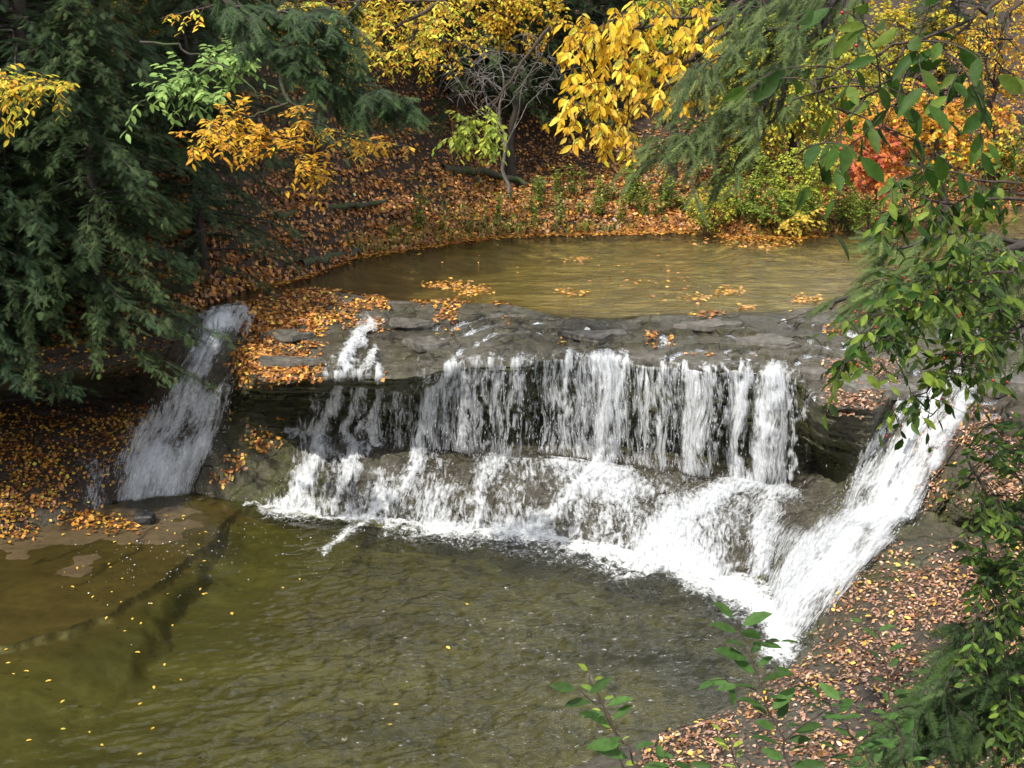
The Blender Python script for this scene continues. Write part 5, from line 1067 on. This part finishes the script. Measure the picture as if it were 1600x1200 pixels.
def slab_(label, c, rx, ry, th, rz, seed, mat=None, tilt=(0, 0)):
    g2 = np.random.default_rng(seed); k = 10; a0 = np.sort(np.linspace(0, 2 * np.pi, k, endpoint=False) + g2.uniform(-.25, .25, k)); rr = g2.uniform(.5, 1.2, k)
    cx_, cy_ = np.cos(a0) * rr, np.sin(a0) * rr; t8 = np.linspace(0, k, 60, endpoint=False); ii = t8.astype(int); ff = (t8 - ii)
    ox = cx_[ii] * (1 - ff) + cx_[(ii + 1) % k] * ff; oy = cy_[ii] * (1 - ff) + cy_[(ii + 1) % k] * ff
    lev = [(1.04, -th * 2.2), (1.05, -th * 1.1), (.99, -th * 1.0), (1.02, -th * .55), (.97, -th * .5), (1.0, -.12 * th), (.96, 0), (.7, .1 * th), (.35, .12 * th), (.02, .12 * th)]
    V = []
    for f_, z_ in lev:
        nzv = 1 + .04 * vn(t8 * .9, z_ * 60, 0, seed); x_ = ox * f_ * rx * nzv; y_ = oy * f_ * ry * nzv
        V.append(np.stack([x_ * math.cos(rz) - y_ * math.sin(rz), x_ * math.sin(rz) + y_ * math.cos(rz), z_ + .012 * vn(x_ * 9, y_ * 9, 0, seed) + tilt[0] * x_ + tilt[1] * y_], -1))
    V = np.array(V) + np.array(c); n_, m_ = V.shape[:2]; i_ = np.arange(n_ * m_).reshape(n_, m_); j_ = np.roll(i_, -1, 1)
    return tag(mk('rock_slab', V.reshape(-1, 3), np.stack([i_[:-1], j_[:-1], j_[1:], i_[1:]], -1).reshape(-1, 4), mat or M_SLAB), label, 'rock slab', 'rock slabs on the ledge')
for q_ in [(662, 531, 2.27, .42, .20, .05, 'thin mossy rock slab on the shelf above the second stream of the falls'), (765, 536, 2.22, .22, .13, .04, 'short rock slab on the shelf right of the longer mossy one'),
           (1015, 556, 2.17, .34, .14, .05, 'low brown rock slab at the lip right of the thickest stream'), (1120, 566, 2.16, .55, .12, .045, 'long thin slab edge at the lip between the thin trickles'), (1335, 592, 2.10, .50, .34, .07, 'broad slab of rock under leaves at the head of the right buttress'),
           (1400, 605, 2.06, .28, .2, .06, 'small brown slab at the left edge of the right cascade'), (1560, 590, 2.2, .4, .25, .08, 'grey rock slab beside the head of the right cascade'), (1275, 578, 2.13, .30, .14, .05, 'dark slab at the lip just left of the right buttress'),
           (640, 500, 2.40, .40, .16, .035, 'wet slab on the rim between the patches of orange leaves'), (795, 490, 2.42, .42, .2, .035, 'leafy slab on the rim above the gap in the falls'), (930, 520, 2.34, .6, .22, .035, 'wide grey slab in the middle of the wet shelf'),
           (1100, 505, 2.40, .7, .2, .035, 'grey slab on the rim below the shallow golden stream'), (1200, 530, 2.31, .55, .22, .04, 'grey slab on the shelf right of the leaf clumps'), (440, 520, 2.30, .5, .2, .04, 'slab half buried by orange leaves at the left of the ledge'), (445, 560, 2.16, .5, .16, .045, 'dark slab edge under the leaf covered mound at the left')]:
    slab_(q_[6], PZ(*q_[:3]), q_[3], q_[4], q_[5], rng.uniform(-.25, .25), int(q_[0]), tilt=(0, .1))
def log(label, pts, r, mat=M_MOSSBARK):
    e_ = Tubes(); e_.add(wob(polyline(pts, 24), .06), r, r * .6, 9); return tag(e_.build('fallen_log', mat), label, 'log', group='fallen logs')
def gp(u, v, dz=.05):
    t = np.linspace(15, 60, 1500); q = np.array([0, 0, H]) + ray(u, v) * t[:, None]; g = ground_z(q[:, 0], q[:, 1])[0]
    k = int(np.argmax((q[:, 2] < g) & (q[:, 1] > 17))); p = q[k].copy(); p[2] = g[k] + dz; return p
log('mossy log lying low on the leafy slope just above the upper pool', [gp(470, 418), gp(520, 405), gp(560, 396)], .09)
log('mossy fallen log across the slope behind the upper pool', [gp(690, 268), gp(760, 275), gp(830, 292)], .12)
log('dark log half way up the shaded leafy slope', [gp(430, 345), gp(520, 330), gp(610, 318)], .08)
log('dark log at the far right bank under the orange maple', [gp(1400, 262), gp(1500, 268), gp(1590, 262)], .14)
log('thin fallen log on the left bank leaves beside the lower pool', [PZ(-20, 812, .16), PZ(60, 782, .2), PZ(150, 750, .22)], .035)
def stick(label, pts, r): e_ = Tubes(); e_.add(wob(polyline(pts, 14), .02), r, r * .4, 5); return tag(e_.build('stick', M_TWIG), label, 'stick', group='sticks on the rock')
stick('thin dead stick stranded on the rim of the shelf at right', [PZ(1215, 505, 2.42), PZ(1255, 490, 2.5), PZ(1275, 480, 2.55)], .014)
stick('long thin stick on the right bank leaves', [PZ(1390, 1060, .5), PZ(1440, 990, .62), PZ(1470, 930, .75)], .012)
stick('curved stick lying among the pink brown leaves', [PZ(1330, 1000, .42), PZ(1380, 1030, .42), PZ(1440, 1110, .4)], .01)
